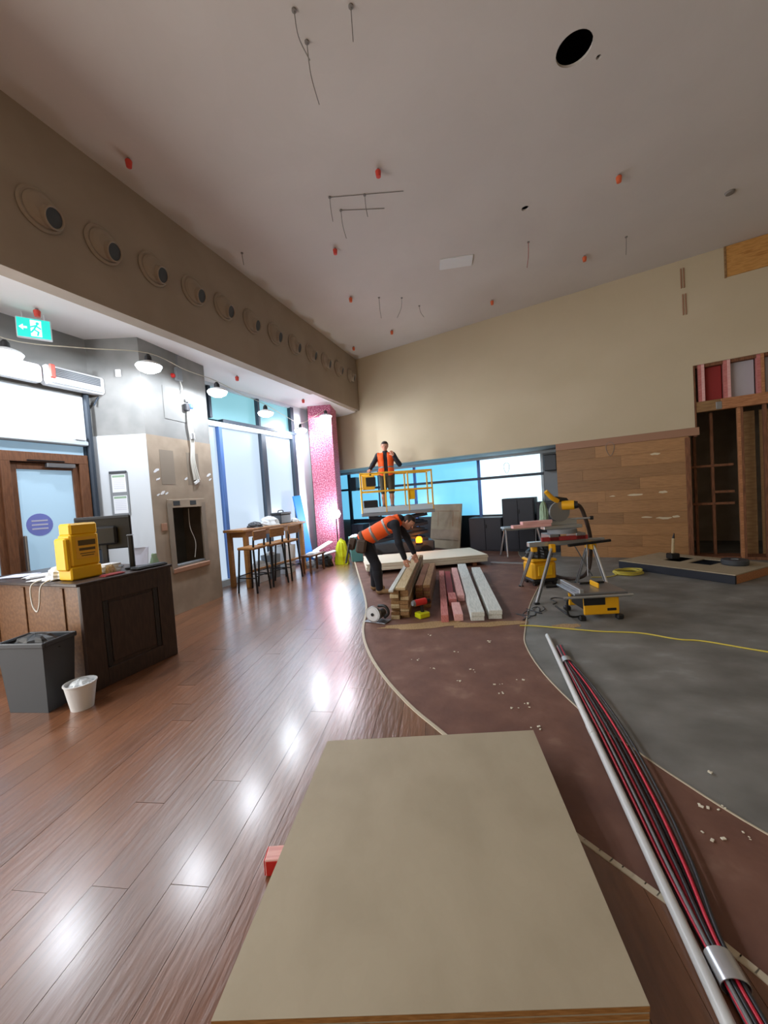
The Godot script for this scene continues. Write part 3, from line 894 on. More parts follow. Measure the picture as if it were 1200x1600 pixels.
# ---------- ceiling and bulkhead fittings
func build_ceiling_things():
	# jet diffusers along the bulkhead
	var ring = lathe([[0.165, 0.0], [0.2, 0.0], [0.205, 0.012], [0.185, 0.03], [0.165, 0.024], [0.15, 0.004]], 32)
	var ball = lathe([[0.168, 0.002], [0.16, 0.03], [0.135, 0.055], [0.09, 0.075], [0.0, 0.084]], 28)
	var nozzle = lathe([[0.105, 0.0], [0.105, 0.06], [0.098, 0.07], [0.088, 0.062], [0.08, 0.02]], 24)
	var grille = lathe([[0.0, 0.045], [0.086, 0.045], [0.086, 0.052], [0.0, 0.054]], 20)
	var sp = [[0.23, 4.62], [0.83, 4.63], [1.46, 4.69], [2.1, 4.72], [2.7, 4.75], [3.36, 4.79], [4.03, 4.83], [4.7, 4.85], [5.37, 4.90], [6.05, 4.92], [6.73, 4.95], [7.47, 4.97]]
	var face = Basis(Vector3.RIGHT, Vector3.BACK, Vector3.DOWN)
	for i in sp.size():
		var t = thing("jet_diffuser", "round beige air nozzle set in the brown bulkhead" if i < 11 else "round air nozzle where the bulkhead meets the back wall", "air vent", Vector3.ZERO, 0.0, "row of round air nozzles in the bulkhead")
		t.transform = BL * Transform3D(Basis(), Vector3(sp[i][0], sp[i][1], 0.002))
		part(t, "flange", ring, "bulkhead", Vector3.ZERO, face)
		part(t, "ball", ball, "bulkhead", Vector3.ZERO, face)
		var nz = part(t, "nozzle", nozzle, "bulkhead", Vector3(0.05, -0.05, 0.045), Basis(UP, 0.22) * Basis(Vector3.RIGHT, 0.3) * face)
		part(nz, "grille", grille, "charcoal")
	# red and orange capped sprinkler heads
	var cap = lathe([[0.0, -0.1], [0.028, -0.095], [0.036, -0.03], [0.03, -0.02], [0.0, -0.02]], 12)
	var stub = lathe([[0.0, -0.022], [0.016, -0.022], [0.016, 0.0], [0.0, 0.0]], 10)
	for s in [[-2.59, -4.46, 0], [0.21, -4.82, 0], [3.35, -5.16, 1], [-0.49, -6.23, 0], [3.81, -6.89, 1], [-0.37, -7.73, 1], [2.57, -8.24, 1], [0.48, -9.37, 1], [-0.5, -10.2, 1]]:
		var t = thing("sprinkler", "sprinkler head under a small %s cap on the ceiling" % ["red", "orange"][s[2]], "sprinkler", Vector3(s[0], CEIL, s[1]), 0.0, "capped sprinklers on the ceiling")
		part(t, "stub", stub, "steel")
		part(t, "cap", cap, ["red_paint", "orange_cap"][s[2]])
	for s in [[-3.9, -4.6, "over the exit sign"], [-2.6, -7.36, "beside the pillar"], [-1.75, -9.3, "near the pink column"]]:
		var t = thing("sprinkler", "sprinkler head under a red cap on the soffit " + s[2], "sprinkler", Vector3(s[0], SOFFIT, s[1]), 0.0, "capped sprinklers on the soffit")
		part(t, "stub", stub, "steel")
		part(t, "cap", cap, "red_paint")
	# cut wires that hang from the ceiling
	var hang = [[-0.45, -3.26, 0.42, 0.1], [-0.39, -3.48, 0.55, 0.07], [0.01, -3.26, 0.3, 0.0], [2.64, -6.4, 0.42, -0.05], [-1.95, -6.19, 0.2, 0.02], [0.19, -7.82, 0.42, 0.02], [0.65, -7.89, 0.4, -0.12], [1.04, -8.27, 0.25, 0.08], [-0.43, -5.2, 0.33, 0.02], [0.03, -5.2, 0.3, 0.02], [-0.31, -5.44, 0.4, 0.05], [4.26, -6.44, 0.3, -0.03]]
	for h in hang:
		var a = Vector3(h[0], CEIL, h[1])
		var t = thing("hanging_wire", "cut grey wire dangling from the ceiling", "wire", a, 0.0, "wires dangling from the ceiling")
		var m = Vector3(h[3] * 0.2, -h[2] * 0.5, 0.0)
		part(t, "wire", tube(curve([Vector3.ZERO, m, Vector3(h[3], -h[2], 0.02)], 6), 0.0045, 6), "red_wire" if h[0] > 2.0 and h[0] < 3.0 else "wire")
		part(t, "clip", lathe([[0.0, -0.014], [0.02, -0.012], [0.02, 0.0], [0.0, 0.0]], 10), "wire")
	for s in [[-0.43, -5.2, 0.54, -5.18], [-0.31, -5.44, 0.29, -5.46]]:
		solo("ceiling_cable", tube([Vector3(s[0], CEIL - 0.006, s[1]), Vector3(s[2], CEIL - 0.006, s[3])], 0.004, 6), "wire", "thin cable clipped flat along the ceiling between hanging wires", "cable", Vector3.ZERO, Basis(), "cables along the ceiling")
	for s in [[5.2, -5.6, 0.05]]:
		solo("ceiling_disc", lathe([[0.0, -0.03], [0.05, -0.025], [0.06, 0.0], [0.0, 0.0]], 16), "wire", "small grey rose on the ceiling over the bare slab", "ceiling rose", Vector3(s[0], CEIL, s[1]))

# ---------- hollow vessels
func tapered(w0, d0, w1, d1, h, wall):
	# open box, w0 x d0 at the bottom and w1 x d1 at the rim
	var st = start()
	var b = [Vector3(-w0, 0, -d0) / 2, Vector3(w0, 0, -d0) / 2, Vector3(w0, 0, d0) / 2, Vector3(-w0, 0, d0) / 2]
	var t = [Vector3(-w1, 2 * h, -d1) / 2, Vector3(w1, 2 * h, -d1) / 2, Vector3(w1, 2 * h, d1) / 2, Vector3(-w1, 2 * h, d1) / 2]
	var k = 1.0 - 2.0 * wall / minf(w1, d1)
	var f = Vector3(k, 1, k)
	for i in 4:
		var j = (i + 1) % 4
		var out = (b[i] + b[j]) * Vector3(1, 0, 1)
		quad(st, b[i], b[j], t[j], t[i], out.normalized())
		quad(st, b[i] * f + UP * wall, b[j] * f + UP * wall, t[j] * f, t[i] * f, -out.normalized())
		quad(st, t[i], t[j], t[j] * f, t[i] * f, UP)
	quad(st, b[0] * f + UP * wall, b[1] * f + UP * wall, b[2] * f + UP * wall, b[3] * f + UP * wall, UP)
	quad(st, b[0], b[1], b[2], b[3], -UP)
	return st.commit()
func crumple(size, sd, n = 9, tall = 7):
	# a lumpy bag or sheet thrown down: a dome with folds
	var r = RandomNumberGenerator.new()
	r.seed = sd
	var rows = []
	for j in tall + 1:
		var row = []
		var v = float(j) / tall
		for i in n * 2:
			var a = TAU * i / (n * 2)
			var rad = sqrt(maxf(0.0, 1.0 - pow(v, 2.2))) * (0.82 + 0.22 * r.randf() + (0.1 if i % 2 == 0 else -0.06))
			if j == tall:
				rad = 0.02
			row.append(Vector3(cos(a) * rad * size.x / 2, v * size.y * (0.94 + 0.08 * r.randf()), sin(a) * rad * size.z / 2))
		rows.append(row)
	var st = start()
	for j in tall:
		for i in n * 2:
			var k = (i + 1) % (n * 2)
			var p = [rows[j][i], rows[j][k], rows[j + 1][k], rows[j + 1][i]]
			for q in [[p[0], p[1], p[2]], [p[0], p[2], p[3]]]:
				var nn = (q[1] - q[0]).cross(q[2] - q[0])
				if nn.length() < 1e-9:
					continue
				nn = nn.normalized()
				if nn.dot((q[0] + q[1] + q[2]) / 3 - UP * size.y * 0.2) < 0:
					nn = -nn
				tri(st, q[0], q[1], q[2], nn)
	return st.commit()

# ---------- counter by the entrance and what lies on it
func build_counter():
	var EF = frame(-2.70, -3.33, 0.366, -0.9306)
	var turn = atan2(0.9306, 0.366)
	var at = func(s, d, y = 1.003): return EF * Vector3(s, y, d)
	var c = thing("reception_counter", "tall brown counter with a dark framed end panel", "counter", Vector3.ZERO)
	c.transform = EF * Transform3D(Basis(), Vector3(0, 0.0125, 0))
	part(c, "body", cbox(Vector3(0.84, 0.95, 1.66), 0.004), "counter_wood", Vector3(0.45, 0.475, -0.87))
	var en = part(c, "end_panel", cbox(Vector3(0.9, 0.96, 0.03), 0.004), "counter_dark", Vector3(0.45, 0.48, -0.02))
	for q in [[0.085, 0.96, 0.09], [0.815, 0.96, 0.09]]:
		part(en, "stile", cbox(Vector3(0.17, 0.96, 0.018), 0.004), "counter_dark", Vector3(q[0] - 0.45, 0, 0.022))
	for q in [[0.08, 0.16], [0.87, 0.18]]:
		part(en, "rail", cbox(Vector3(0.56, q[1], 0.018), 0.004), "counter_dark", Vector3(0, q[0] - 0.48, 0.022))
	part(en, "field", cbox(Vector3(0.44, 0.56, 0.014), 0.006), "counter_dark", Vector3(0, -0.005, 0.02))
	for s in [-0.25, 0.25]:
		part(en, "groove_strip", cbox(Vector3(0.05, 0.62, 0.02), 0.008), "groove_black", Vector3(s, -0.005, 0.02))  # darkness of the grooves put into the colour of raised strips
	part(c, "top", cbox(Vector3(0.95, 0.03, 1.74), 0.006), "counter_dark", Vector3(0.45, 0.972, -0.86))
	for q in [0.3, 0.9, 1.4]:
		part(c, "front_batten", cbox(Vector3(0.012, 0.9, 0.05), 0.003), "counter_wood", Vector3(0.024, 0.48, -q))
	# yellow dispenser box
	var y = thing("yellow_container", "tall yellow plastic container with a printed brown label on the counter", "container", at.call(0.2, -0.3), turn)
	y.transform.basis = EF.basis
	part(y, "foot", cbox(Vector3(0.27, 0.12, 0.19), 0.012), "yellow", Vector3(0, 0.06, 0))
	part(y, "body", cbox(Vector3(0.25, 0.3, 0.18), 0.015), "yellow", Vector3(0.005, 0.27, 0))
	part(y, "shoulder", cbox(Vector3(0.05, 0.3, 0.16), 0.015), "yellow", Vector3(-0.135, 0.24, 0))
	part(y, "lid", cbox(Vector3(0.24, 0.11, 0.17), 0.015), "yellow", Vector3(0.01, 0.465, 0))
	var lab = part(y, "label_plate", cbox(Vector3(0.19, 0.2, 0.003), 0.001), "lift_yellow", Vector3(0.02, 0.29, 0.091))
	for q in [[0.045, 0.15, 0.05], [-0.015, 0.14, 0.025], [-0.055, 0.13, 0.008], [-0.075, 0.11, 0.008]]:
		part(lab, "print", cbox(Vector3(q[1], q[2], 0.002), 0.0005), "label_print", Vector3(0, q[0], 0.002))
	# dark screens seen from behind
	var mon = thing("monitor", "black computer monitor standing behind the yellow container", "monitor", at.call(0.62, -0.58))
	mon.rotation.y = 0.28
	part(mon, "screen_case", cbox(Vector3(0.52, 0.36, 0.04), 0.012), "black_plastic", Vector3(0, 0.39, 0))
	part(mon, "bezel", cbox(Vector3(0.5, 0.03, 0.012), 0.003), "charcoal", Vector3(0, 0.555, 0.022))
	part(mon, "rear_housing", cbox(Vector3(0.26, 0.2, 0.05), 0.02), "black_plastic", Vector3(0, 0.36, 0.04))
	part(mon, "neck", cbox(Vector3(0.06, 0.26, 0.03), 0.008), "black_plastic", Vector3(0, 0.15, 0.02))
	part(mon, "foot", cbox(Vector3(0.26, 0.02, 0.2), 0.006), "black_plastic", Vector3(0, 0.01, 0.02))
	var ph = thing("card_terminal", "slim black upright terminal beside the monitor", "terminal", at.call(0.66, -0.24))
	ph.rotation.y = 0.3
	part(ph, "stem", cbox(Vector3(0.05, 0.34, 0.04), 0.012), "black_plastic", Vector3(0, 0.18, 0))
	part(ph, "base", cbox(Vector3(0.12, 0.02, 0.12), 0.006), "black_plastic", Vector3(0, 0.01, 0))
	part(ph, "rim", cbox(Vector3(0.054, 0.012, 0.044), 0.003), "grey_plastic", Vector3(0, 0.352, 0))
	# papers
	var k = 0
	for p in [[0.485, -0.36, 0.17, 0.15, 0.08, 1.2, "paper", "thick wad of white papers between the container and the terminal"], [0.12, -0.62, 0.3, 0.22, 0.012, -0.3, "paper", "white paper sheets at the edge of the counter by the looped cable"], [0.3, -1.0, 0.34, 0.25, 0.014, 0.5, "paper", "loose white papers further along the counter"], [0.2, -1.35, 0.3, 0.22, 0.01, 0.1, "paper_lilac", "lilac tinted papers at the far end of the counter"], [0.36, -0.1, 0.2, 0.08, 0.012, 1.2, "red_timber", "flat reddish folder at the counter edge"]]:
		var o = thing("paper_pile", p[7], "papers", at.call(p[0], p[1]), p[5])
		for j in 4:
			part(o, "sheet", cbox(Vector3(p[2] * (1.0 - 0.04 * j), p[4] / 4, p[3]), 0.0008), p[6], Vector3(rng.randf_range(-0.02, 0.02), p[4] / 4 * (j + 0.5), rng.randf_range(-0.02, 0.02)), turned(rng.randf_range(-0.2, 0.2)))
		k += 1
	solo("crumpled_bag", crumple(Vector3(0.2, 0.12, 0.16), 5), "plastic_film", "crumpled clear plastic beside the yellow container", "plastic bag", at.call(0.12, -0.5, 1.016))
	solo("tissue_box", crumple(Vector3(0.09, 0.09, 0.09), 6), "pine_pale", "small crumpled tan packet in front of the papers", "packet", at.call(0.42, -0.22, 1.003))
	var ls = thing("leaflet_stand", "tilted lilac leaflet stand on the counter end", "leaflet stand", at.call(0.83, -0.36), 0.3)
	part(ls, "card", cbox(Vector3(0.17, 0.2, 0.006), 0.002), "paper_lilac", Vector3(0, 0.1, 0), Basis(Vector3.RIGHT, -0.35))
	part(ls, "foot", cbox(Vector3(0.17, 0.01, 0.1), 0.003), "grey_plastic", Vector3(0, 0.005, 0))
	var kb = thing("keyboard", "black keyboard lying on the counter end", "keyboard", at.call(0.72, -0.075), turn)
	part(kb, "case", cbox(Vector3(0.34, 0.02, 0.12), 0.005), "black_plastic", Vector3(0, 0.011, 0))
	for j in 4:
		part(kb, "key_row", cbox(Vector3(0.31, 0.008, 0.02), 0.002), "charcoal", Vector3(0, 0.025, -0.04 + j * 0.027))
	var gp = thing("green_leaflet", "pale green leaflets fanned at the corner of the counter", "leaflet", at.call(0.89, -0.2), 0.2)
	for j in 4:
		part(gp, "leaf", cbox(Vector3(0.05, 0.12, 0.003), 0.001), "paper_green", Vector3(j * 0.012 - 0.02, 0.06, j * 0.012), Basis(Vector3.BACK, -0.3 + j * 0.2))
	solo("looped_cable", tube(curve([at.call(0.02, -0.44, 1.02), at.call(-0.06, -0.43, 0.98), at.call(-0.075, -0.45, 0.82), at.call(-0.075, -0.5, 0.75), at.call(-0.075, -0.56, 0.82), at.call(-0.06, -0.58, 0.98), at.call(0.02, -0.57, 1.02)], 6), 0.006, 6), "cable_white", "white cable hanging in a loop off the counter edge", "cable")
	# bins on the floor
	var b = thing("waste_bin", "tall charcoal plastic waste bin lined with a black bag", "bin", Vector3(-2.985, 0.0128, -3.19), 0.0)
	b.rotation.y = yaw(0.985, 0.13)
	part(b, "body", tapered(0.36, 0.23, 0.43, 0.28, 0.57, 0.012), "charcoal")
	for q in [[Vector3(0, 0.562, 0.139), Vector3(0.46, 0.04, 0.022)], [Vector3(0, 0.562, -0.139), Vector3(0.46, 0.04, 0.022)], [Vector3(0.217, 0.562, 0), Vector3(0.022, 0.04, 0.256)], [Vector3(-0.217, 0.562, 0), Vector3(0.022, 0.04, 0.256)]]:
		part(b, "rim", cbox(q[1], 0.006), "charcoal", q[0])
	part(b, "liner_bag", crumple(Vector3(0.4, 0.12, 0.24), 9), "black_plastic", Vector3(0, 0.5, 0))
	var w = thing("small_bucket", "small white bucket with a crumpled liner beside the charcoal bin", "bucket", Vector3(-2.59, 0.012, -3.11))
	part(w, "pail", lathe([[0.0, 0.0], [0.078, 0.0], [0.11, 0.2], [0.116, 0.205], [0.116, 0.215], [0.104, 0.215], [0.074, 0.012], [0.0, 0.012]], 28), "white_plastic")
	part(w, "liner", crumple(Vector3(0.19, 0.09, 0.19), 12), "plastic_film", Vector3(0, 0.15, 0))

# ---------- things on the walls at the entrance
func build_wall_things():
	var ac = thing("air_curtain", "long white air conditioner above the entrance door", "air conditioner", Vector3.ZERO)
	ac.transform = DR * Transform3D(Basis(), Vector3(0, 3.27, 0.031))
	part(ac, "housing", cbox(Vector3(0.72, 0.24, 0.17), 0.03), "white_plastic", Vector3(0.66, 0.12, 0.085))
	part(ac, "housing", cbox(Vector3(1.3, 0.22, 0.15), 0.03), "white_plastic", Vector3(-0.36, 0.11, 0.075))
	var gr = part(ac, "grille", cbox(Vector3(0.58, 0.11, 0.012), 0.004), "grey_plastic", Vector3(0.66, 0.155, 0.17))
	for j in 5:
		part(gr, "slat", cbox(Vector3(0.56, 0.006, 0.008), 0.002), "charcoal", Vector3(0, -0.045 + j * 0.022, 0.009))
	part(ac, "outlet_flap", cbox(Vector3(0.62, 0.05, 0.012), 0.004), "pale_frame", Vector3(0.66, 0.045, 0.17))
	solo("red_tag", cbox(Vector3(0.06, 0.17, 0.03), 0.01), "red_paint", "red tag hanging on the middle of the air conditioner", "tag", DR * Vector3(0.36, 3.42, 0.235), DR.basis)
	part(ac, "drain_pipe", tube(curve([Vector3(1.04, 0.15, 0.07), Vector3(1.035, 0.03, 0.07), Vector3(0.96, -0.03, 0.07), Vector3(0.9, -0.15, 0.06)], 5), 0.012, 8), "dark_frame")
	# green running-man exit sign hung from the soffit
	var ex = thing("exit_sign", "green lit exit sign with a running figure hung from the soffit", "exit sign", Vector3(-4.03, 3.74, -4.69))
	ex.rotation.y = 0.62
	part(ex, "case", cbox(Vector3(0.32, 0.24, 0.045), 0.006), "white_plastic", Vector3(0, 0.12, 0))
	var fc = part(ex, "lit_sign_face", cbox(Vector3(0.3, 0.22, 0.006), 0.002), "sign_green", Vector3(0, 0.12, 0.0255))
	part(fc, "sign_doorway", cbox(Vector3(0.1, 0.19, 0.003), 0.001), "sign_white", Vector3(0.02, 0.0, 0.004))
	part(fc, "sign_head", face_plate(disc_poly(0.016, 14), 0.003), "sign_green", Vector3(0.035, 0.06, 0.0055))
	for q in [[0.028, 0.04, 0.0, -0.015], [0.024, 0.035, -0.03, 0.01], [0.02, 0.03, 0.06, 0.0], [0.0, -0.015, 0.04, -0.04], [0.04, -0.04, 0.03, -0.08], [0.0, -0.015, -0.025, -0.05], [-0.025, -0.05, -0.06, -0.05]]:
		var a = Vector3(q[0], q[1], 0.0065)
		var b2 = Vector3(q[2], q[3], 0.0065)
		part(fc, "sign_limb", cbox(Vector3(a.distance_to(b2) + 0.012, 0.016, 0.003), 0.001), "sign_green", (a + b2) / 2, Basis(Vector3.BACK, atan2(b2.y - a.y, b2.x - a.x)))
	part(fc, "sign_arrow", face_plate([Vector2(-0.135, 0.0), Vector2(-0.095, 0.035), Vector2(-0.095, 0.012), Vector2(-0.06, 0.012), Vector2(-0.06, -0.012), Vector2(-0.095, -0.012), Vector2(-0.095, -0.035)], 0.002), "sign_white", Vector3(0, 0.0, 0.003))
	for s in [-0.1, 0.1]:
		part(ex, "hanger", tube([Vector3(s, 0.238, 0), Vector3(s, 0.312, 0)], 0.006, 6), "white_plastic")
	# round blue notice on the door glass
	var pos = DR * Transform3D(Basis(), Vector3(0.2, 1.52, -0.034))
	var nt = thing("door_notice", "round violet blue notice stuck on the frosted door glass", "notice", Vector3.ZERO)
	nt.transform = pos
	M["notice_blue"] = M.paper_lilac.duplicate()
	M.notice_blue.albedo_color = c8(120, 130, 206)
	part(nt, "disc", face_plate(disc_poly(0.14, 26), 0.002), "notice_blue")
	for q in [0.05, 0.0, -0.05]:
		part(nt, "print", cbox(Vector3(0.17, 0.018, 0.0015), 0.0004), "paper_lilac", Vector3(0, q, 0.0026))
	# framed notices on the white side of the pillar
	var nb = thing("notice_frame", "narrow grey notice frame with two printed sheets on the white pillar side", "notice board", Vector3.ZERO)
	nb.transform = PL * Transform3D(Basis(), Vector3(0.33, 1.56, 0.0045))
	part(nb, "board", cbox(Vector3(0.25, 0.62, 0.012), 0.003), "grey_plastic", Vector3(0, 0.31, 0.006))
	part(nb, "clip_bar", cbox(Vector3(0.24, 0.03, 0.02), 0.006), "charcoal", Vector3(0, 0.62, 0.012))
	for q in [0.46, 0.16]:
		var sh = part(nb, "sheet", cbox(Vector3(0.19, 0.25, 0.002), 0.0005), "paper", Vector3(0.005, q, 0.013))
		part(sh, "heading", cbox(Vector3(0.17, 0.03, 0.001), 0.0003), "paper_green", Vector3(0, 0.1, 0.0014))
		for j in 6:
			part(sh, "text_line", cbox(Vector3(0.15, 0.006, 0.001), 0.0002), "paper_lilac", Vector3(0, 0.06 - j * 0.026, 0.0014))
	# alarm box, dangling cable bundle and open cabinet on the broad face of the pillar
	var al = thing("alarm_box", "small grey alarm box with a red lens high on the pillar", "alarm", Vector3.ZERO)
	al.transform = PF * Transform3D(Basis(), Vector3(0.66, 3.72, 0.001))
	part(al, "case", cbox(Vector3(0.13, 0.2, 0.05), 0.01), "grey_plastic", Vector3(0.02, 0, 0.025))
	part(al, "red_lens", lathe([[0.0, 0.0], [0.035, 0.0], [0.03, 0.03], [0.0, 0.04]], 14), "red", Vector3(-0.08, -0.04, 0.002), Basis(Vector3.RIGHT, PI / 2))
	part(al, "cable", tube(curve([Vector3(0.02, 0.1, 0.03), Vector3(0.01, 0.2, 0.025), Vector3(0.03, 0.31, 0.02)], 4), 0.012, 6), "cable_grey")
	part(al, "tail", tube(curve([Vector3(0.04, -0.1, 0.03), Vector3(0.07, -0.2, 0.03), Vector3(0.05, -0.3, 0.02)], 4), 0.008, 6), "cable_white")
	var cb = thing("dangling_cables", "taped bundle of pale cables with dark plugs dangling down the pillar", "cables", Vector3.ZERO)
	cb.transform = PF * Transform3D(Basis(), Vector3(0.82, 0, 0.012))
	part(cb, "plug", cbox(Vector3(0.1, 0.12, 0.06), 0.015), "cable_black", Vector3(-0.04, 3.22, 0.03))
	part(cb, "plug", cbox(Vector3(0.09, 0.08, 0.05), 0.015), "blue_frame", Vector3(0.05, 3.26, 0.03))
	part(cb, "plug", cbox(Vector3(0.1, 0.05, 0.05), 0.012), "white_plastic", Vector3(0.01, 3.34, 0.03))
	for j in 3:
		var dx = (j - 1) * 0.022
		part(cb, "cable", tube(curve([Vector3(dx, 3.2, 0.03), Vector3(dx * 1.5, 2.95, 0.03), Vector3(0.02 + dx, 2.65, 0.025), Vector3(dx * 1.4, 2.35, 0.025), Vector3(0.06 + dx * 2.2, 2.06, 0.02)], 5), 0.017, 7), "cable_white")
	part(cb, "tape_wrap", tube([Vector3(0.012, 2.82, 0.036), Vector3(0.018, 2.72, 0.036)], 0.042, 10), "tape")
	part(cb, "cut_end", cbox(Vector3(0.12, 0.05, 0.02), 0.006), "white_plastic", Vector3(0.05, 2.03, 0.022), Basis(Vector3.BACK, 0.5))
	var op = thing("opening_frame", "rough tan frame round the dark opening cut in the pillar", "frame", Vector3.ZERO)
	op.transform = PF * Transform3D(Basis(), Vector3(0.64, 0.7, 0.0))
	for s in [-0.345, 0.345]:
		part(op, "surround", cbox(Vector3(0.09, 1.06, 0.02), 0.005), "patch_paint", Vector3(s, 0.47, 0.013))
	part(op, "surround", cbox(Vector3(0.76, 0.13, 0.02), 0.005), "grubby_paint", Vector3(0, 0.99, 0.013))
	part(op, "surround", cbox(Vector3(0.78, 0.08, 0.03), 0.012), "cap_wood", Vector3(0, -0.03, 0.015))
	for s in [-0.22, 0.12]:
		part(op, "dark_hole_plate", cbox(Vector3(0.13, 0.07, 0.004), 0.001), "black_plastic", Vector3(s, 0.995, 0.024))  # flat black plates, the shade of two holes put into their colour
	part(op, "ledge", cbox(Vector3(0.62, 0.03, 0.1), 0.004), "grey_plastic", Vector3(0, 0.035, -0.05))
	part(op, "wire", tube(curve([Vector3(0.12, 0.9, -0.08), Vector3(0.1, 0.6, -0.06), Vector3(0.18, 0.35, -0.05), Vector3(0.15, 0.1, -0.06)], 6), 0.006, 6), "cable_white")
	solo("wall_outlet", cbox(Vector3(0.1, 0.11, 0.012), 0.003), "cap_wood", "small brown outlet plate beside the dark pillar opening", "outlet", PF * Vector3(0.17, 1.35, 0.0095), PF.basis)
	solo("white_switch", cbox(Vector3(0.07, 0.1, 0.02), 0.004), "white_plastic", "small pale switch on the grey upper side of the pillar", "switch", PL * Vector3(0.46, 3.56, 0.011), PL.basis)
	solo("entry_sensor", cbox(Vector3(0.14, 0.07, 0.05), 0.01), "white_plastic", "small white sensor over the entrance door", "sensor", DR * Vector3(0.7, 2.65, 0.058), DR.basis)

# ---------- along the windows
func stool(label, at, turn):
	var s = thing("bar_stool", label, "stool", at, turn, "bar stools at the high table")
	part(s, "seat", cbox(Vector3(0.38, 0.05, 0.36), 0.015), "table_wood", Vector3(0, 0.8, 0))
	part(s, "backrest", cbox(Vector3(0.38, 0.17, 0.025), 0.01), "table_wood", Vector3(0, 1.03, 0.19))
	for x in [-0.16, 0.16]:
		part(s, "leg", tube([Vector3(x, 0.79, -0.15), Vector3(x * 1.25, 0.0, -0.2)], 0.018, 8), "black_metal")
		part(s, "leg", tube([Vector3(x, 1.0, 0.17), Vector3(x, 0.78, 0.15), Vector3(x * 1.25, 0.0, 0.2)], 0.018, 8), "black_metal")
		part(s, "side_rung", tube([Vector3(x * 1.17, 0.27, -0.185), Vector3(x * 1.17, 0.27, 0.185)], 0.011, 6), "black_metal")
	for z in [-0.185, 0.185]:
		part(s, "rung", tube([Vector3(-0.185, 0.3, z), Vector3(0.185, 0.3, z)], 0.011, 6), "black_metal")
	return s
func build_window_side():
	var F = 0.0125
	# high table along the glazing
	var a = Vector3(-2.88, F, -7.35)
	var b = Vector3(-2.12, F, -9.1)
	var t = thing("bar_table", "high wooden bar table standing along the frosted windows", "table", (a + b) / 2)
	t.transform.basis = along(a, b)
	var L = a.distance_to(b)
	part(t, "top", cbox(Vector3(L + 0.1, 0.05, 0.52), 0.008), "table_wood", Vector3(0, 1.1, 0))
	for x in [-L / 2 + 0.06, L / 2 - 0.06]:
		for z in [-0.2, 0.2]:
			part(t, "leg", cbox(Vector3(0.085, 1.075, 0.085), 0.008), "table_wood", Vector3(x, 0.5375, z))
		part(t, "end_rail", cbox(Vector3(0.04, 0.1, 0.32), 0.005), "table_wood", Vector3(x, 1.02, 0))
	for z in [-0.2, 0.2]:
		part(t, "apron", cbox(Vector3(L - 0.2, 0.1, 0.03), 0.005), "table_wood", Vector3(0, 1.02, z))
	part(t, "foot_rail", cbox(Vector3(L - 0.2, 0.05, 0.04), 0.005), "table_wood", Vector3(0, 0.3, 0.2))
	var low = along(a, b)
	var by = func(s, d): return t.transform * Vector3(s, 0, d)
	stool("bar stool with a wooden back next to the pillar", by.call(-1.08, 0.5), low.get_euler().y + 0.1)
	stool("bar stool with a wooden back between the pillar and the table leg", by.call(-0.58, 0.52), low.get_euler().y - 0.1)
	stool("bar stool drawn up to the middle of the high table", by.call(-0.08, 0.51), low.get_euler().y + 0.08)
	var on = func(s, d): return t.transform * Vector3(s, 1.1265, d)
	var cr = thing("tool_crate", "dark grey tool crate standing on the high table", "crate", on.call(0.45, 0.0), low.get_euler().y)
	part(cr, "box", cbox(Vector3(0.36, 0.2, 0.28), 0.015), "charcoal", Vector3(0, 0.1, 0))
	part(cr, "lid", cbox(Vector3(0.38, 0.05, 0.3), 0.012), "black_plastic", Vector3(0, 0.225, 0))
	part(cr, "handle", tube(curve([Vector3(-0.09, 0.245, 0), Vector3(-0.07, 0.29, 0), Vector3(0.07, 0.29, 0), Vector3(0.09, 0.245, 0)], 4), 0.012, 6), "black_plastic")
	solo("plastic_heap", crumple(Vector3(0.42, 0.2, 0.32), 21), "plastic_film", "heap of clear plastic wrap on the high table", "plastic wrap", on.call(0.02, 0.02))
	solo("plastic_heap", crumple(Vector3(0.28, 0.1, 0.24), 22), "plastic_film", "flat clear plastic bag on the table beside the crate", "plastic wrap", on.call(0.82, 0.05))
	solo("plastic_heap", crumple(Vector3(0.3, 0.12, 0.26), 23), "charcoal", "crumpled dark cloth on the table end over the stools", "cloth", on.call(-0.45, 0.05))
	# below and behind the table
	var wb = thing("white_bin", "tall white plastic bin under the end of the high table", "bin", t.transform * Vector3(0.5, 0, -0.02), low.get_euler().y)
	part(wb, "body", tapered(0.34, 0.28, 0.4, 0.33, 0.62, 0.012), "white_plastic")
	part(wb, "rubbish", crumple(Vector3(0.38, 0.2, 0.3), 31), "plastic_film", Vector3(0, 0.56, 0))
	var k = 0
	for q in [[-0.35, -0.02, 0.34, 0.36, 0.3, "white_plastic", "white plastic tub under the middle of the table"], [-0.02, 0.02, 0.3, 0.5, 0.28, "grey_plastic", "grey plastic tub of scraps under the table"]]:
		var bk = thing("storage_tub", q[6], "tub", t.transform * Vector3(q[0], 0, q[1]), low.get_euler().y)
		part(bk, "body", tapered(q[2] * 0.85, q[4] * 0.85, q[2], q[4], q[3], 0.01), q[5])
		part(bk, "contents", crumple(Vector3(q[2] * 0.9, 0.15, q[4] * 0.9), 40 + k), "plastic_film", Vector3(0, q[3] - 0.07, 0))
		k += 1
	var ch = thing("low_bench", "low brown bench with a plastic sheet on the boards past the table", "bench", Vector3(-1.66, F, -8.62), low.get_euler().y)
	part(ch, "seat", cbox(Vector3(0.62, 0.04, 0.26), 0.008), "door_wood", Vector3(0, 0.38, 0))
	for x in [-0.26, 0.26]:
		for z in [-0.09, 0.09]:
			part(ch, "leg", cbox(Vector3(0.04, 0.36, 0.04), 0.005), "door_wood", Vector3(x, 0.18, z))
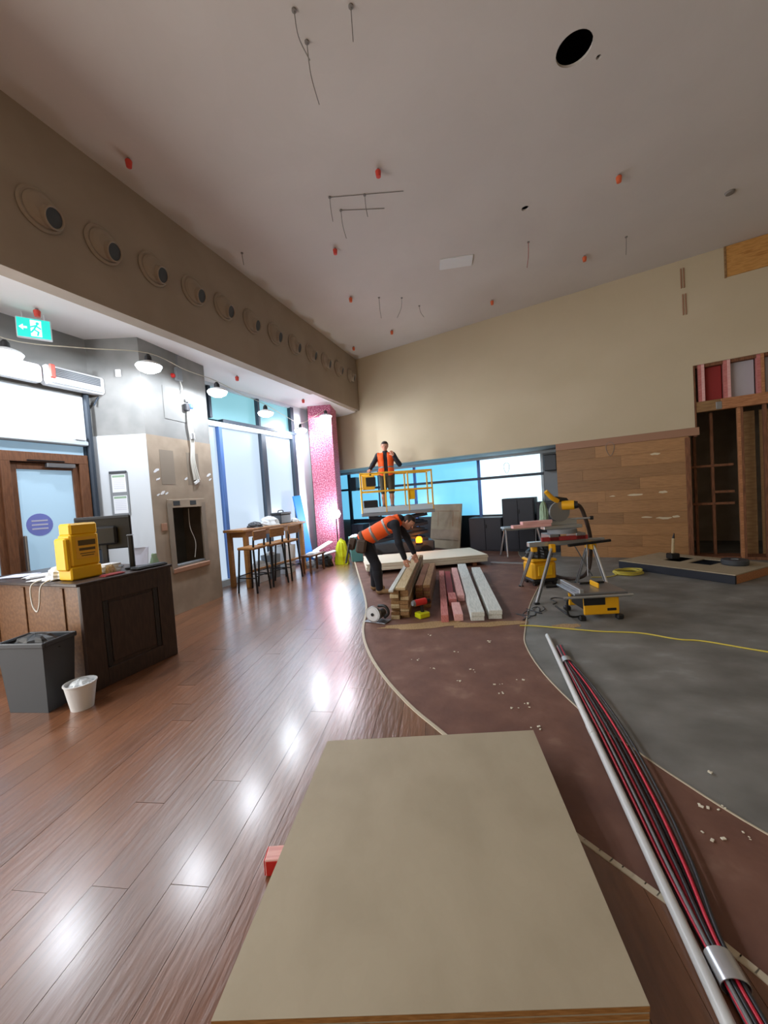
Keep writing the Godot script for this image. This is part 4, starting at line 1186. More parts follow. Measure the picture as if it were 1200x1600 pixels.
	solo("dust_sheet", crumple(Vector3(0.5, 0.05, 0.22), 33), "plastic_film", "thin plastic sheet lying on the low bench", "plastic sheet", Vector3(-1.66, F + 0.401, -8.62), low)
	# blue board against the white wall
	var bl = WN * Vector3(2.36, 0, 0.24)
	solo("blue_board", cbox(Vector3(0.3, 1.75, 0.03), 0.004), "blue_board", "tall blue board leaning on the window frame by the pink column", "board", Vector3(bl.x, 0.0125 + 0.872, bl.z), WN.basis * Basis(Vector3.RIGHT, -0.13) * Basis(Vector3.BACK, 0.05))
	# rubbish heap at the pink column
	var heap = [[-1.60, -9.62, 0.46, 0.32, 0.4, "charcoal", "dark bag of rubbish in the heap before the pink column"], [-1.44, -9.22, 0.26, 0.24, 0.28, "black_plastic", "black bag at the front of the heap before the pink column"], [-1.82, -9.14, 0.28, 0.2, 0.24, "grey_plastic", "grey rag beside the heap before the pink column"]]
	for i in heap.size():
		var h = heap[i]
		solo("rubbish_bag", crumple(Vector3(h[2], h[3], h[4]), 50 + i), h[5], h[6], "rubbish bag", Vector3(h[0], F, h[1]))
	solo("yellow_sack", crumple(Vector3(0.34, 0.64, 0.3), 57), "lime", "bright yellow sack standing in the rubbish heap", "sack", Vector3(-1.1, F, -9.38))
	solo("offcut_sheet", cbox(Vector3(0.5, 0.02, 0.3), 0.004), "white_plastic", "white offcut panel tilted on the rubbish heap", "panel", Vector3(-1.60, F + 0.43, -9.62), Basis(UP, 0.5) * Basis(Vector3.BACK, 0.42))
	solo("offcut_sheet", cbox(Vector3(0.55, 0.02, 0.22), 0.004), "pale_frame", "pale plank lying across the front of the rubbish heap", "panel", Vector3(-1.5, F + 0.29, -9.2), Basis(UP, 0.35) * Basis(Vector3.BACK, 0.2))
	var db = thing("teal_bin", "teal bin standing against the pink column", "bin", Vector3(-0.76, F, -9.66), 0.2)
	part(db, "body", tapered(0.26, 0.24, 0.34, 0.3, 0.62, 0.012), "teal")
	part(db, "liner", crumple(Vector3(0.32, 0.12, 0.28), 58), "plastic_film", Vector3(0, 0.56, 0))

# ---------- foreground: sheets on bearers, conduit and cables
func build_front_things():
	var dirs = [Vector2(-0.43, -2.24), Vector2(0.79, -2.21), Vector2(0.63, -0.99), Vector2(-0.58, -1.02)]
	for i in 3:
		var y = 0.0875 + i * 0.0182
		var lab = ["lowest beige board of the stack on red bearers", "middle beige board of the stack on red bearers", "large smooth beige board lying on top of the stack on red bearers"][i]
		var s = thing("board_sheet", lab, "board", Vector3(0.1, y, -1.62), 0.0, "stack of beige boards")
		var p = []
		var j = Vector2((i - 2) * 0.003, (i - 2) * -0.002)
		for c in dirs:
			p.append(c + j - Vector2(0.1, -1.62))
		part(s, "core", prism(p, 0.0002, 0.0165), "mdf_edge")
		part(s, "face", prism(p, 0.0166, 0.0180), "mdf")
	for b in [[-1.6, -0.60, 0.60, "red timber bearer jutting from under the beige boards"], [-2.0, -0.36, 0.7, "red timber bearer under the back of the beige boards"], [-1.12, -0.5, 0.55, "red timber bearer under the front of the beige boards"]]:
		var q = thing("timber_bearer", b[3], "timber", Vector3((b[1] + b[2]) / 2, 0.0165, b[0]), 0.02, "red bearers under the boards")
		part(q, "beam", cbox(Vector3(b[2] - b[1], 0.0685, 0.07), 0.003), "pink_pale")
		q.get_child(0).position.y = 0.0343
		part(q, "painted_end", cbox(Vector3(0.004, 0.066, 0.068), 0.001), "red", Vector3(-(b[2] - b[1]) / 2 - 0.002, 0.0343, 0))
		part(q, "painted_side", cbox(Vector3(b[2] - b[1] - 0.01, 0.06, 0.002), 0.0005), "red", Vector3(0, 0.033, 0.0361))
	# grey conduit
	var con = []
	for k in 9:
		con.append(Vector3(1.6, 0.0285, -3.92).lerp(Vector3(0.632, 0.0335, -0.1), k / 8.0))
	var cd = thing("conduit", "long pale grey plastic conduit beside the cable bundle", "conduit", Vector3.ZERO)
	part(cd, "pipe", tube(con, 0.0205, 16), "pvc")
	part(cd, "coupling", tube([con[3] + (con[4] - con[3]) * 0.2, con[3] + (con[4] - con[3]) * 0.4], 0.0225, 16), "pvc")
	# cables bowed out beside it
	var cols = ["cable_black", "cable_red", "cable_grey", "cable_black", "cable_red", "cable_black", "cable_grey", "cable_black", "cable_red", "cable_red", "cable_grey", "cable_black"]
	var words = {"cable_black": "black cable in the bundle lying beside the grey conduit", "cable_red": "red cable in the bundle lying beside the grey conduit", "cable_grey": "grey cable in the bundle lying beside the grey conduit"}
	for i in cols.size():
		# three layers of four where they are taped, spread side by side where they bow out
		var layer = i % 3
		var col = i / 3
		var y = 0.0128 + layer * 0.0144
		var near = col * 0.0146
		var far = i * 0.0146
		var pts = []
		for q in [[1.568, -3.62, 0.0], [1.491, -3.32, 0.0], [1.36, -2.85, 0.7], [1.222, -2.3, 1.0], [1.094, -1.8, 0.9], [1.008, -1.46, 0.6], [0.943, -1.14, 0.0], [0.87, -0.75, 0.1], [0.81, -0.2, 0.3]]:
			pts.append(Vector3(q[0] + lerpf(near, far, q[2]), y + (0.008 if q[1] > -1.3 else 0.0), q[1]))
		solo("cable", tube(curve(pts, 5), 0.0066, 7), cols[i], words[cols[i]], "cable", Vector3.ZERO, Basis(), "cables bundled beside the conduit")
	for q in [[Vector3(1.5205, 0.0275, -3.345), Vector3(1.5035, 0.0275, -3.275), 0.066, 0.0405, "silver tape wrapped round the cable bundle close to the conduit end"], [Vector3(0.9715, 0.0345, -1.175), Vector3(0.9525, 0.0345, -1.085), 0.056, 0.0395, "silver tape wrapped round the cables near the beige board"]]:
		var tp = thing("tape_wrap", q[4], "tape", (q[0] + q[1]) / 2)
		tp.transform.basis = along(q[1], q[0])
		part(tp, "wrap", sleeve(q[3], 0.030, 0.085, 0.0025), "tape", Vector3(0, 0.0015, 0))
	# crumbs of plaster
	var st = start()
	for p in [[0.83, -3.04], [1.02, -3.1], [0.7, -3.3], [1.32, -1.6], [1.42, -1.78], [1.47, -1.72], [1.5, -1.58], [1.55, -1.5], [0.95, -2.7], [0.78, -2.9], [0.55, -3.1], [0.62, -3.7], [1.0, -3.9], [0.35, -3.4], [0.2, -3.6], [1.62, -2.0], [0.85, -2.66], [1.36, -1.35], [0.9, -2.45], [0.4, -4.2]]:
		for k in 3:
			var sz = rng.randf_range(0.005, 0.014)
			add_box(st, Vector3(sz * 1.5, sz * 0.4, sz), 0.001, Transform3D(turned(rng.randf() * 6.0), Vector3(p[0] + rng.randf_range(-0.04, 0.04), 0.0065 + sz * 0.2, p[1] + rng.randf_range(-0.04, 0.04))))
	var cr = solo("plaster_crumbs", st.commit(), "plasterboard", "pale plaster crumbs scattered over the brown underlay", "crumbs")
	cr.set_meta("kind", "stuff")

# ---------- timber and sheets laid out on the underlay
func stick(called, label, m, a, b, w, h, group = "", top = 0.0052):
	# a length of timber from a to b (floor points), lying on height top
	var p = Vector3(a.x, top, a.y)
	var q = Vector3(b.x, top, b.y)
	return solo(called, cbox(Vector3(p.distance_to(q), h, w), 0.004), m, label, "timber", (p + q) / 2 + UP * h / 2, along(p, q), group)
func build_timber():
	var y0 = 0.0052
	# long stack the bending worker leans over
	var a = Vector2(0.12, -4.87)
	var b = Vector2(0.60, -7.65)
	var n = (b - a).normalized().orthogonal()
	for layer in 8:
		for side in 2:
			var off = n * (0.06 if side == 0 else -0.06) + n * rng.randf_range(-0.003, 0.003)
			var e = (b - a).normalized() * rng.randf_range(-0.05, 0.04)
			stick("timber_length", "brown sawn timber in the tall stack under the bending worker", "pine" if (layer + side) % 3 else "pine_pale", a + off + e, b + off + e, 0.112, 0.0445, "timbers in the tall stack", y0 + layer * 0.0452)
	var ty = y0 + 8 * 0.0452
	stick("white_batten", "white primed batten on the edge of the tall timber stack", "white_timber", a + n * 0.09 - (b - a) * 0.03, b + n * 0.09 - (b - a) * 0.12, 0.06, 0.03, "", ty)
	stick("pale_board", "pale pine board on top of the tall timber stack", "pine_pale", a - n * 0.02 + (b - a) * 0.0, b - n * 0.02 - (b - a) * 0.08, 0.13, 0.035, "", ty)
	# second, lower stack
	a = Vector2(0.465, -5.3)
	b = Vector2(0.765, -6.95)
	n = (b - a).normalized().orthogonal()
	for layer in 7:
		for side in 2:
			var off = n * (0.052 if side == 0 else -0.052)
			var e = (b - a).normalized() * rng.randf_range(-0.05, 0.05)
			stick("timber_length", "brown timber in the lower stack between the tall stack and red timbers", "pine" if (layer + side) % 2 else "stud_wood", a + off + e, b + off + e, 0.098, 0.0435, "timbers in the lower stack", y0 + layer * 0.0442)
	# reddish pieces
	stick("red_timber", "long red primed timber lying next to the lower stack", "pink_timber", Vector2(0.65, -4.6), Vector2(1.02, -7.3), 0.09, 0.09)
	stick("red_timber", "long pink timber lying next to the white battens", "pink_pale", Vector2(1.02, -5.45), Vector2(1.3, -7.5), 0.1, 0.09)
	stick("red_timber", "dark red timber between the pink timbers", "red_timber", Vector2(0.915, -5.75), Vector2(1.145, -7.4), 0.1, 0.05)
	stick("red_timber", "short pink block between the red timber and pink timber", "pink_timber", Vector2(0.865, -5.25), Vector2(0.91, -5.6), 0.11, 0.1)
	stick("red_timber", "short pale pink offcut beside the first white batten", "pink_pale", Vector2(0.82, -4.62), Vector2(0.88, -5.14), 0.11, 0.085)
	# white battens, each of two thicknesses
	var w = [[Vector2(1.04, -4.58), Vector2(1.50, -7.75), "white primed timber nearer the pink timbers"], [Vector2(1.26, -4.6), Vector2(1.68, -7.3), "white primed timber nearer the bare slab"]]
	for q in w:
		for k in 2:
			stick("white_timber", ["lower ", "upper "][k] + q[2], "white_timber", q[0] + Vector2(0.004, 0.01) * k, q[1], 0.16, 0.055, "white primed timbers", y0 + k * 0.0555)
	# plasterboard on skids
	var c = Vector3(0.78, y0, -8.45)
	var tr = turned(0.1)
	for x in [-1.0, 0.0, 1.0]:
		solo("skid", cbox(Vector3(0.09, 0.08, 1.1), 0.004), "stud_wood", "timber skid under the pale plasterboard sheets", "timber", c + tr * Vector3(x, 0.04, 0), tr, "skids under the plasterboard")
	for k in 7:
		solo("plasterboard_sheet", cbox(Vector3(2.55, 0.0205, 1.15), 0.003), "plasterboard", "topmost pale plasterboard sheet of the low pile behind the timber" if k == 6 else "pale plasterboard sheet inside the low pile behind the timber", "board", c + tr * Vector3(rng.randf_range(-0.02, 0.02), 0.0805 + 0.0208 * k + 0.0103, rng.randf_range(-0.01, 0.01)), tr, "plasterboard sheets in the low pile")
	stick("steel_track", "thin pale steel track lying past the plasterboard pile", "alu", Vector2(2.2, -8.15), Vector2(2.95, -7.75), 0.06, 0.03)
	# sawdust
	for s in [[1.2, -4.43, 0.5, 0.09], [0.4, -4.55, 0.6, 0.12], [1.95, -4.22, 0.2, 0.08]]:
		var poly = []
		for k in 18:
			var t = TAU * k / 18
			var r = rng.randf_range(0.7, 1.05)
			poly.append(Vector2(cos(t) * s[2] * r, sin(t) * s[3] * r))
		var o = solo("sawdust", prism(poly, 0.0002, 0.002), "sawdust", "tan sawdust spilled at the cut timber ends", "sawdust", Vector3(s[0], 0.0056 if s[0] < 1.5 else 0.0004, s[1]), Basis(), "sawdust on the floor")
		o.set_meta("kind", "stuff")
	# hand tools on the floor
	var d = thing("cordless_drill", "lime and black cordless drill with a red battery on the floor", "drill", Vector3(0.40, y0, -4.86), 0.5)
	part(d, "battery", cbox(Vector3(0.16, 0.07, 0.13), 0.012), "lime", Vector3(0, 0.035, 0))
	part(d, "handle", cbox(Vector3(0.05, 0.12, 0.045), 0.014), "black_plastic", Vector3(0.0, 0.12, 0), Basis(Vector3.BACK, 0.15))
	part(d, "motor", tube([Vector3(-0.11, 0.2, 0), Vector3(0.06, 0.2, 0)], 0.042, 14), "red")
	part(d, "chuck", tube([Vector3(0.06, 0.2, 0), Vector3(0.13, 0.2, 0)], 0.03, 12, 0.018), "black_metal")
	part(d, "rear_cap", tube([Vector3(-0.14, 0.2, 0), Vector3(-0.11, 0.2, 0)], 0.03, 12, 0.042), "grey_plastic")
	var s = thing("circular_saw", "circular saw with a round silver guard lying at the board edge", "saw", Vector3(-0.17, y0, -4.82), -0.5)
	part(s, "base_plate", cbox(Vector3(0.3, 0.012, 0.17), 0.003), "steel", Vector3(0, 0.007, 0))
	part(s, "guard", tube([Vector3(-0.02, 0.11, 0.045), Vector3(-0.02, 0.11, 0.085)], 0.1, 26), "alu")
	part(s, "blade", tube([Vector3(-0.02, 0.11, 0.086), Vector3(-0.02, 0.11, 0.089)], 0.082, 26), "white_plastic")
	part(s, "arbor", tube([Vector3(-0.02, 0.11, 0.09), Vector3(-0.02, 0.11, 0.1)], 0.02, 12), "black_metal")
	part(s, "motor", tube([Vector3(0.02, 0.09, -0.1), Vector3(0.02, 0.09, 0.04)], 0.055, 16), "black_plastic")
	part(s, "handle", tube(curve([Vector3(0.1, 0.06, 0.0), Vector3(0.16, 0.12, 0.0), Vector3(0.12, 0.2, 0.0), Vector3(0.02, 0.2, 0.0)], 4), 0.02, 8), "black_plastic")

# ---------- saws, vacuum and cords on the slab
func build_tools():
	var y0 = 0.0005
	# mitre saw stand
	var t = thing("saw_stand", "aluminium saw stand with splayed legs and yellow brackets", "saw stand", Vector3(2.6, y0, -5.55))
	part(t, "beam", cbox(Vector3(1.1, 0.07, 0.09), 0.008), "alu", Vector3(0.0, 0.74, 0))
	part(t, "red_rail", cbox(Vector3(0.66, 0.06, 0.04), 0.004), "red_timber", Vector3(-0.05, 0.81, 0.08))
	part(t, "arm", cbox(Vector3(0.6, 0.035, 0.05), 0.006), "black_metal", Vector3(0.26, 0.73, 0.16), Basis(Vector3.BACK, 0.06))
	for q in [[-0.24, 0.1, -0.64, 0.46], [-0.44, -0.06, -0.5, -0.52], [0.36, 0.06, 0.42, 0.34], [0.36, -0.06, 0.38, -0.5]]:
		var a = Vector3(q[0], 0.7, q[1])
		var b = Vector3(q[2], 0.012, q[3])
		var lg = part(t, "leg", cbox(Vector3(a.distance_to(b), 0.055, 0.03), 0.006), "alu", (a + b) / 2, along(a, b))
		part(lg, "slot", cbox(Vector3(a.distance_to(b) * 0.94, 0.012, 0.034), 0.002), "charcoal")
		part(t, "foot", cbox(Vector3(0.07, 0.024, 0.05), 0.006), "black_plastic", b)
		part(t, "bracket", cbox(Vector3(0.08, 0.12, 0.07), 0.01), "tool_yellow", a - UP * 0.02)
	part(t, "brace", tube([Vector3(0.12, 0.68, 0.02), Vector3(0.42, 0.2, -0.1)], 0.008, 6), "steel")
	part(t, "brace", tube([Vector3(0.3, 0.7, 0.02), Vector3(0.24, 0.25, 0.12)], 0.008, 6), "steel")
	part(t, "riser", cbox(Vector3(0.14, 0.1, 0.3), 0.006), "steel", Vector3(-0.2, 0.825, -0.05))
	part(t, "riser", cbox(Vector3(0.14, 0.1, 0.3), 0.006), "steel", Vector3(0.18, 0.825, -0.05))
	# mitre saw
	var m = thing("mitre_saw", "yellow and black mitre saw on the aluminium stand", "saw", Vector3(2.58, y0 + 0.8755, -5.6), 0.0)
	part(m, "base", lathe([[0.0, 0.0], [0.2, 0.0], [0.2, 0.05], [0.19, 0.06], [0.0, 0.06]], 28), "grey_plastic", Vector3(0.0, 0, 0))
	part(m, "table", cbox(Vector3(0.56, 0.05, 0.14), 0.008), "alu", Vector3(0, 0.085, -0.02))
	part(m, "fence", cbox(Vector3(0.5, 0.09, 0.02), 0.004), "alu", Vector3(0, 0.155, -0.06))
	part(m, "pivot", cbox(Vector3(0.1, 0.2, 0.09), 0.02), "steel", Vector3(0.05, 0.16, -0.14))
	part(m, "guard", tube([Vector3(-0.03, 0.31, -0.015), Vector3(-0.03, 0.31, 0.03)], 0.145, 26), "steel")
	part(m, "motor", tube([Vector3(0.01, 0.4, 0.02), Vector3(0.15, 0.4, 0.1)], 0.068, 18), "tool_yellow")
	part(m, "motor_cap", tube([Vector3(0.13, 0.4, 0.09), Vector3(0.19, 0.4, 0.12)], 0.06, 16, 0.05), "black_plastic")
	part(m, "housing", cbox(Vector3(0.22, 0.08, 0.1), 0.03), "black_plastic", Vector3(0.0, 0.48, 0.0), Basis(Vector3.BACK, -0.2))
	part(m, "handle", tube(curve([Vector3(-0.05, 0.47, 0.02), Vector3(-0.14, 0.52, 0.04), Vector3(-0.23, 0.62, 0.05)], 4), 0.038, 12, 0.03), "tool_yellow")
	part(m, "slide_rod", tube([Vector3(0.05, 0.19, -0.1), Vector3(0.42, 0.19, 0.02)], 0.013, 10), "alu")
	part(m, "rod_end", tube([Vector3(0.41, 0.19, 0.017), Vector3(0.45, 0.19, 0.03)], 0.028, 10), "black_plastic")
	part(m, "dust_bag", crumple(Vector3(0.13, 0.3, 0.12), 61), "paper_green", Vector3(-0.2, 0.19, -0.13))
	var py = y0 + 0.8755 + 0.11
	for q in [[1.84, -5.56, 2.4, -5.58, "pink board resting on the mitre saw table, lower one"], [1.98, -5.565, 2.42, -5.585, "pink board resting on the mitre saw table, on top"]]:
		stick("pink_board", q[4], "pink_pale", Vector2(q[0], q[1]), Vector2(q[2], q[3]), 0.1, 0.045, "", py + (0.0015 if q[0] < 1.9 else 0.0475))
	# vacuum with its hose
	var v = thing("shop_vacuum", "yellow and black shop vacuum under the saw stand", "vacuum", Vector3(2.46, y0, -6.2), 0.1)
	part(v, "tank", cbox(Vector3(0.4, 0.3, 0.36), 0.04), "tool_yellow", Vector3(0, 0.23, 0))
	part(v, "band", cbox(Vector3(0.42, 0.05, 0.38), 0.02), "tool_yellow", Vector3(0, 0.4, 0))
	part(v, "head", crumple(Vector3(0.4, 0.24, 0.36), 62, 12, 8), "black_plastic", Vector3(0, 0.425, 0))
	part(v, "base", cbox(Vector3(0.42, 0.06, 0.38), 0.02), "black_plastic", Vector3(0, 0.08, 0))
	for x in [-0.16, 0.16]:
		for z in [-0.14, 0.14]:
			part(v, "wheel", tube([Vector3(x - 0.02, 0.045, z), Vector3(x + 0.02, 0.045, z)], 0.045, 12), "black_plastic")
	part(v, "front_plate", cbox(Vector3(0.24, 0.16, 0.02), 0.02), "yellow", Vector3(0, 0.24, 0.185))
	solo("vacuum_hose", tube(curve([Vector3(2.74, 1.26, -5.6), Vector3(2.86, 1.25, -5.62), Vector3(2.96, 1.1, -5.68), Vector3(3.06, 0.8, -5.74), Vector3(3.09, 0.5, -5.8), Vector3(3.08, 0.2, -5.9), Vector3(3.02, 0.05, -6.15), Vector3(2.85, 0.035, -6.4), Vector3(2.73, 0.12, -6.5), Vector3(2.6, 0.25, -6.42)], 6), 0.028, 10), "hose", "thick brown vacuum hose arching down from the mitre saw", "hose")
	# low trestle beyond
	var tr = thing("trestle", "low folding metal trestle beyond the saw stand", "trestle", Vector3(3.15, 0.0052, -8.9), 0.1)
	part(tr, "bar", cbox(Vector3(0.9, 0.05, 0.08), 0.006), "alu", Vector3(0, 0.62, 0))
	for x in [-0.38, 0.38]:
		for z in [-0.2, 0.2]:
			var a = Vector3(x, 0.61, z * 0.15)
			var b = Vector3(x * 1.15, 0.0, z)
			part(tr, "leg", cbox(Vector3(a.distance_to(b), 0.04, 0.03), 0.005), "alu", (a + b) / 2 + UP * 0.012, along(a, b))
	solo("pale_plank", cbox(Vector3(0.9, 0.04, 0.2), 0.004), "pale_frame", "pale plank resting on the low trestle", "board", Vector3(3.15, 0.673, -8.9), turned(0.1))
	# table saw
	var s = thing("table_saw", "yellow jobsite table saw on the bare slab", "saw", Vector3(2.40, y0, -4.55), -0.05)
	part(s, "side_plate", cbox(Vector3(0.4, 0.22, 0.025), 0.012), "tool_yellow", Vector3(0.02, 0.17, 0.2))
	part(s, "side_plate", cbox(Vector3(0.4, 0.22, 0.025), 0.012), "tool_yellow", Vector3(0.02, 0.17, -0.2))
	part(s, "core", cbox(Vector3(0.36, 0.18, 0.36), 0.02), "black_plastic", Vector3(0.02, 0.19, 0))
	part(s, "opening", cbox(Vector3(0.24, 0.09, 0.006), 0.002), "black_plastic", Vector3(-0.06, 0.22, 0.2145))  # black plate whose colour stands in for the shade inside the opening
	part(s, "emblem_bar", cbox(Vector3(0.1, 0.03, 0.004), 0.001), "black_plastic", Vector3(0.13, 0.12, 0.2145))
	part(s, "table", cbox(Vector3(0.6, 0.03, 0.5), 0.008), "steel", Vector3(0.0, 0.315, 0))
	part(s, "fence", cbox(Vector3(0.05, 0.05, 0.54), 0.006), "alu", Vector3(-0.22, 0.355, 0))
	part(s, "front_rail", tube([Vector3(-0.42, 0.29, 0.27), Vector3(0.34, 0.29, 0.27)], 0.016, 8), "alu")
	part(s, "rear_rail", tube([Vector3(-0.42, 0.29, -0.27), Vector3(0.34, 0.29, -0.27)], 0.016, 8), "black_metal")
	part(s, "blade_guard", cbox(Vector3(0.02, 0.06, 0.2), 0.006), "tool_yellow", Vector3(0.06, 0.36, -0.02))
	part(s, "push_stick", cbox(Vector3(0.3, 0.02, 0.03), 0.006), "black_plastic", Vector3(0.1, 0.342, -0.17))
	for x in [-0.2, 0.22]:
		for z in [-0.2, 0.2]:
			part(s, "foot", cbox(Vector3(0.08, 0.06, 0.07), 0.015), "black_plastic", Vector3(x, 0.03, z))
	part(s, "side_frame", tube(curve([Vector3(-0.2, 0.05, 0.2), Vector3(-0.34, 0.06, 0.2), Vector3(-0.36, 0.2, 0.2), Vector3(-0.34, 0.29, 0.2)], 4), 0.012, 8), "black_metal")
	part(s, "side_frame", tube([Vector3(-0.34, 0.06, 0.2), Vector3(-0.34, 0.06, -0.2)], 0.012, 8), "black_metal")
	part(s, "knob", tube([Vector3(0.24, 0.2, 0), Vector3(0.3, 0.2, 0)], 0.05, 14), "black_plastic")
	# cords
	var cord = [Vector3(1.45, 0.014, -4.3), Vector3(1.62, 0.011, -4.26), Vector3(1.98, 0.009, -4.08), Vector3(2.2, 0.007, -3.98), Vector3(2.53, 0.007, -3.87), Vector3(2.75, 0.007, -3.66), Vector3(2.94, 0.007, -3.57), Vector3(3.24, 0.007, -3.27), Vector3(3.6, 0.007, -3.0), Vector3(4.4, 0.007, -2.7)]
	solo("extension_cord", tube(curve(cord, 6), 0.007, 7), "cable_yellow", "yellow extension cord snaking across the bare slab", "cord")
	var kink = []
	for k in 22:
		var f = k / 21.0
		kink.append(Vector3(1.55 + f * 0.4 + 0.05 * sin(k * 1.9), 0.006 if k % 4 else 0.014, -4.6 - 0.3 * f + 0.12 * cos(k * 1.3)))
	solo("power_lead", tube(curve(kink, 4), 0.0055, 6), "cable_black", "tangled black power lead beside the table saw", "cord")
	kink = []
	for k in 16:
		var f = k / 15.0
		kink.append(Vector3(2.15 + f * 0.75 + 0.04 * sin(k * 2.1), 0.006, -5.15 - 0.25 * f + 0.12 * cos(k * 1.1)))
	solo("power_lead", tube(curve(kink, 4), 0.0055, 6), "cable_black", "tangled black power lead under the saw stand", "cord")
	var st = start()
	for k in 9:
		var pts = []
		for j in 21:
			var ang = TAU * j / 20
			pts.append(Vector3(cos(ang) * (0.22 + 0.02 * sin(k * 2.0)) + 0.02 * cos(k * 1.7), 0.012 + 0.014 * (k % 4) + 0.006 * sin(ang * 2 + k), sin(ang) * (0.17 + 0.015 * cos(k * 1.3)) + 0.02 * sin(k * 2.3)))
		add_tube(st, pts, 0.007, 6)
	add_tube(st, curve([Vector3(-0.22, 0.009, 0.02), Vector3(-0.45, 0.009, 0.08), Vector3(-0.7, 0.009, -0.02)], 6), 0.007, 6)
	solo("cord_coil", st.commit(), "cable_yellow", "loose coil of yellow cord beside the low black frame", "cord", Vector3(4.05, 0.0005, -6.45), turned(0.2))
	# low black framed hatch with a tan top
	var A = Vector3(4.2, 0, -6.95)
	var hf = thing("floor_hatch", "low black edged tan platform with cut-outs on the slab", "platform", Vector3(5.1, y0, -6.4))
	hf.transform.basis = along(A, Vector3(4.9, 0, -5.4))
	part(hf, "black_side", cbox(Vector3(1.7, 0.12, 0.04), 0.004), "navy", Vector3(0, 0.06, 0.6))
	part(hf, "black_side", cbox(Vector3(1.7, 0.12, 0.04), 0.004), "navy", Vector3(0, 0.06, -0.6))
	part(hf, "brown_side", cbox(Vector3(0.04, 0.12, 1.16), 0.004), "beam_wood", Vector3(0.83, 0.06, 0))
	part(hf, "brown_side", cbox(Vector3(0.04, 0.12, 1.16), 0.004), "beam_wood", Vector3(-0.83, 0.06, 0))
	for q in [[0.0, 0.36, 1.7, 0.5], [0.0, -0.5, 1.7, 0.22], [-0.62, -0.14, 0.46, 0.5], [-0.07, -0.14, 0.12, 0.5], [0.58, -0.14, 0.54, 0.5]]:
		part(hf, "top_sheet", cbox(Vector3(q[2], 0.016, q[3]), 0.003), "mdf", Vector3(q[0], 0.129, q[1]))
	var ro = thing("tape_roll", "dark green roll lying on the tan platform", "roll", Vector3(5.46, y0 + 0.1375, -6.0))
	part(ro, "roll", lathe([[0.05, 0.0], [0.16, 0.0], [0.17, 0.02], [0.17, 0.07], [0.16, 0.085], [0.05, 0.085], [0.05, 0.0]], 26), "charcoal")
	part(ro, "core", lathe([[0.043, 0.001], [0.049, 0.001], [0.049, 0.088], [0.043, 0.088], [0.043, 0.001]], 20), "grey_plastic")
	var gl = thing("caulking_tool", "black footed tool with a pale yellow upright stem on the platform", "tool", Vector3(5.05, y0 + 0.1375, -6.75))
	part(gl, "base", cbox(Vector3(0.16, 0.1, 0.14), 0.015), "black_plastic", Vector3(0, 0.05, 0))
	part(gl, "stem", tube([Vector3(0, 0.1, 0), Vector3(0.02, 0.36, 0)], 0.024, 10), "pine_pale")
	part(gl, "tip", tube([Vector3(0.02, 0.36, 0), Vector3(0.035, 0.45, 0)], 0.02, 8, 0.006), "black_plastic")

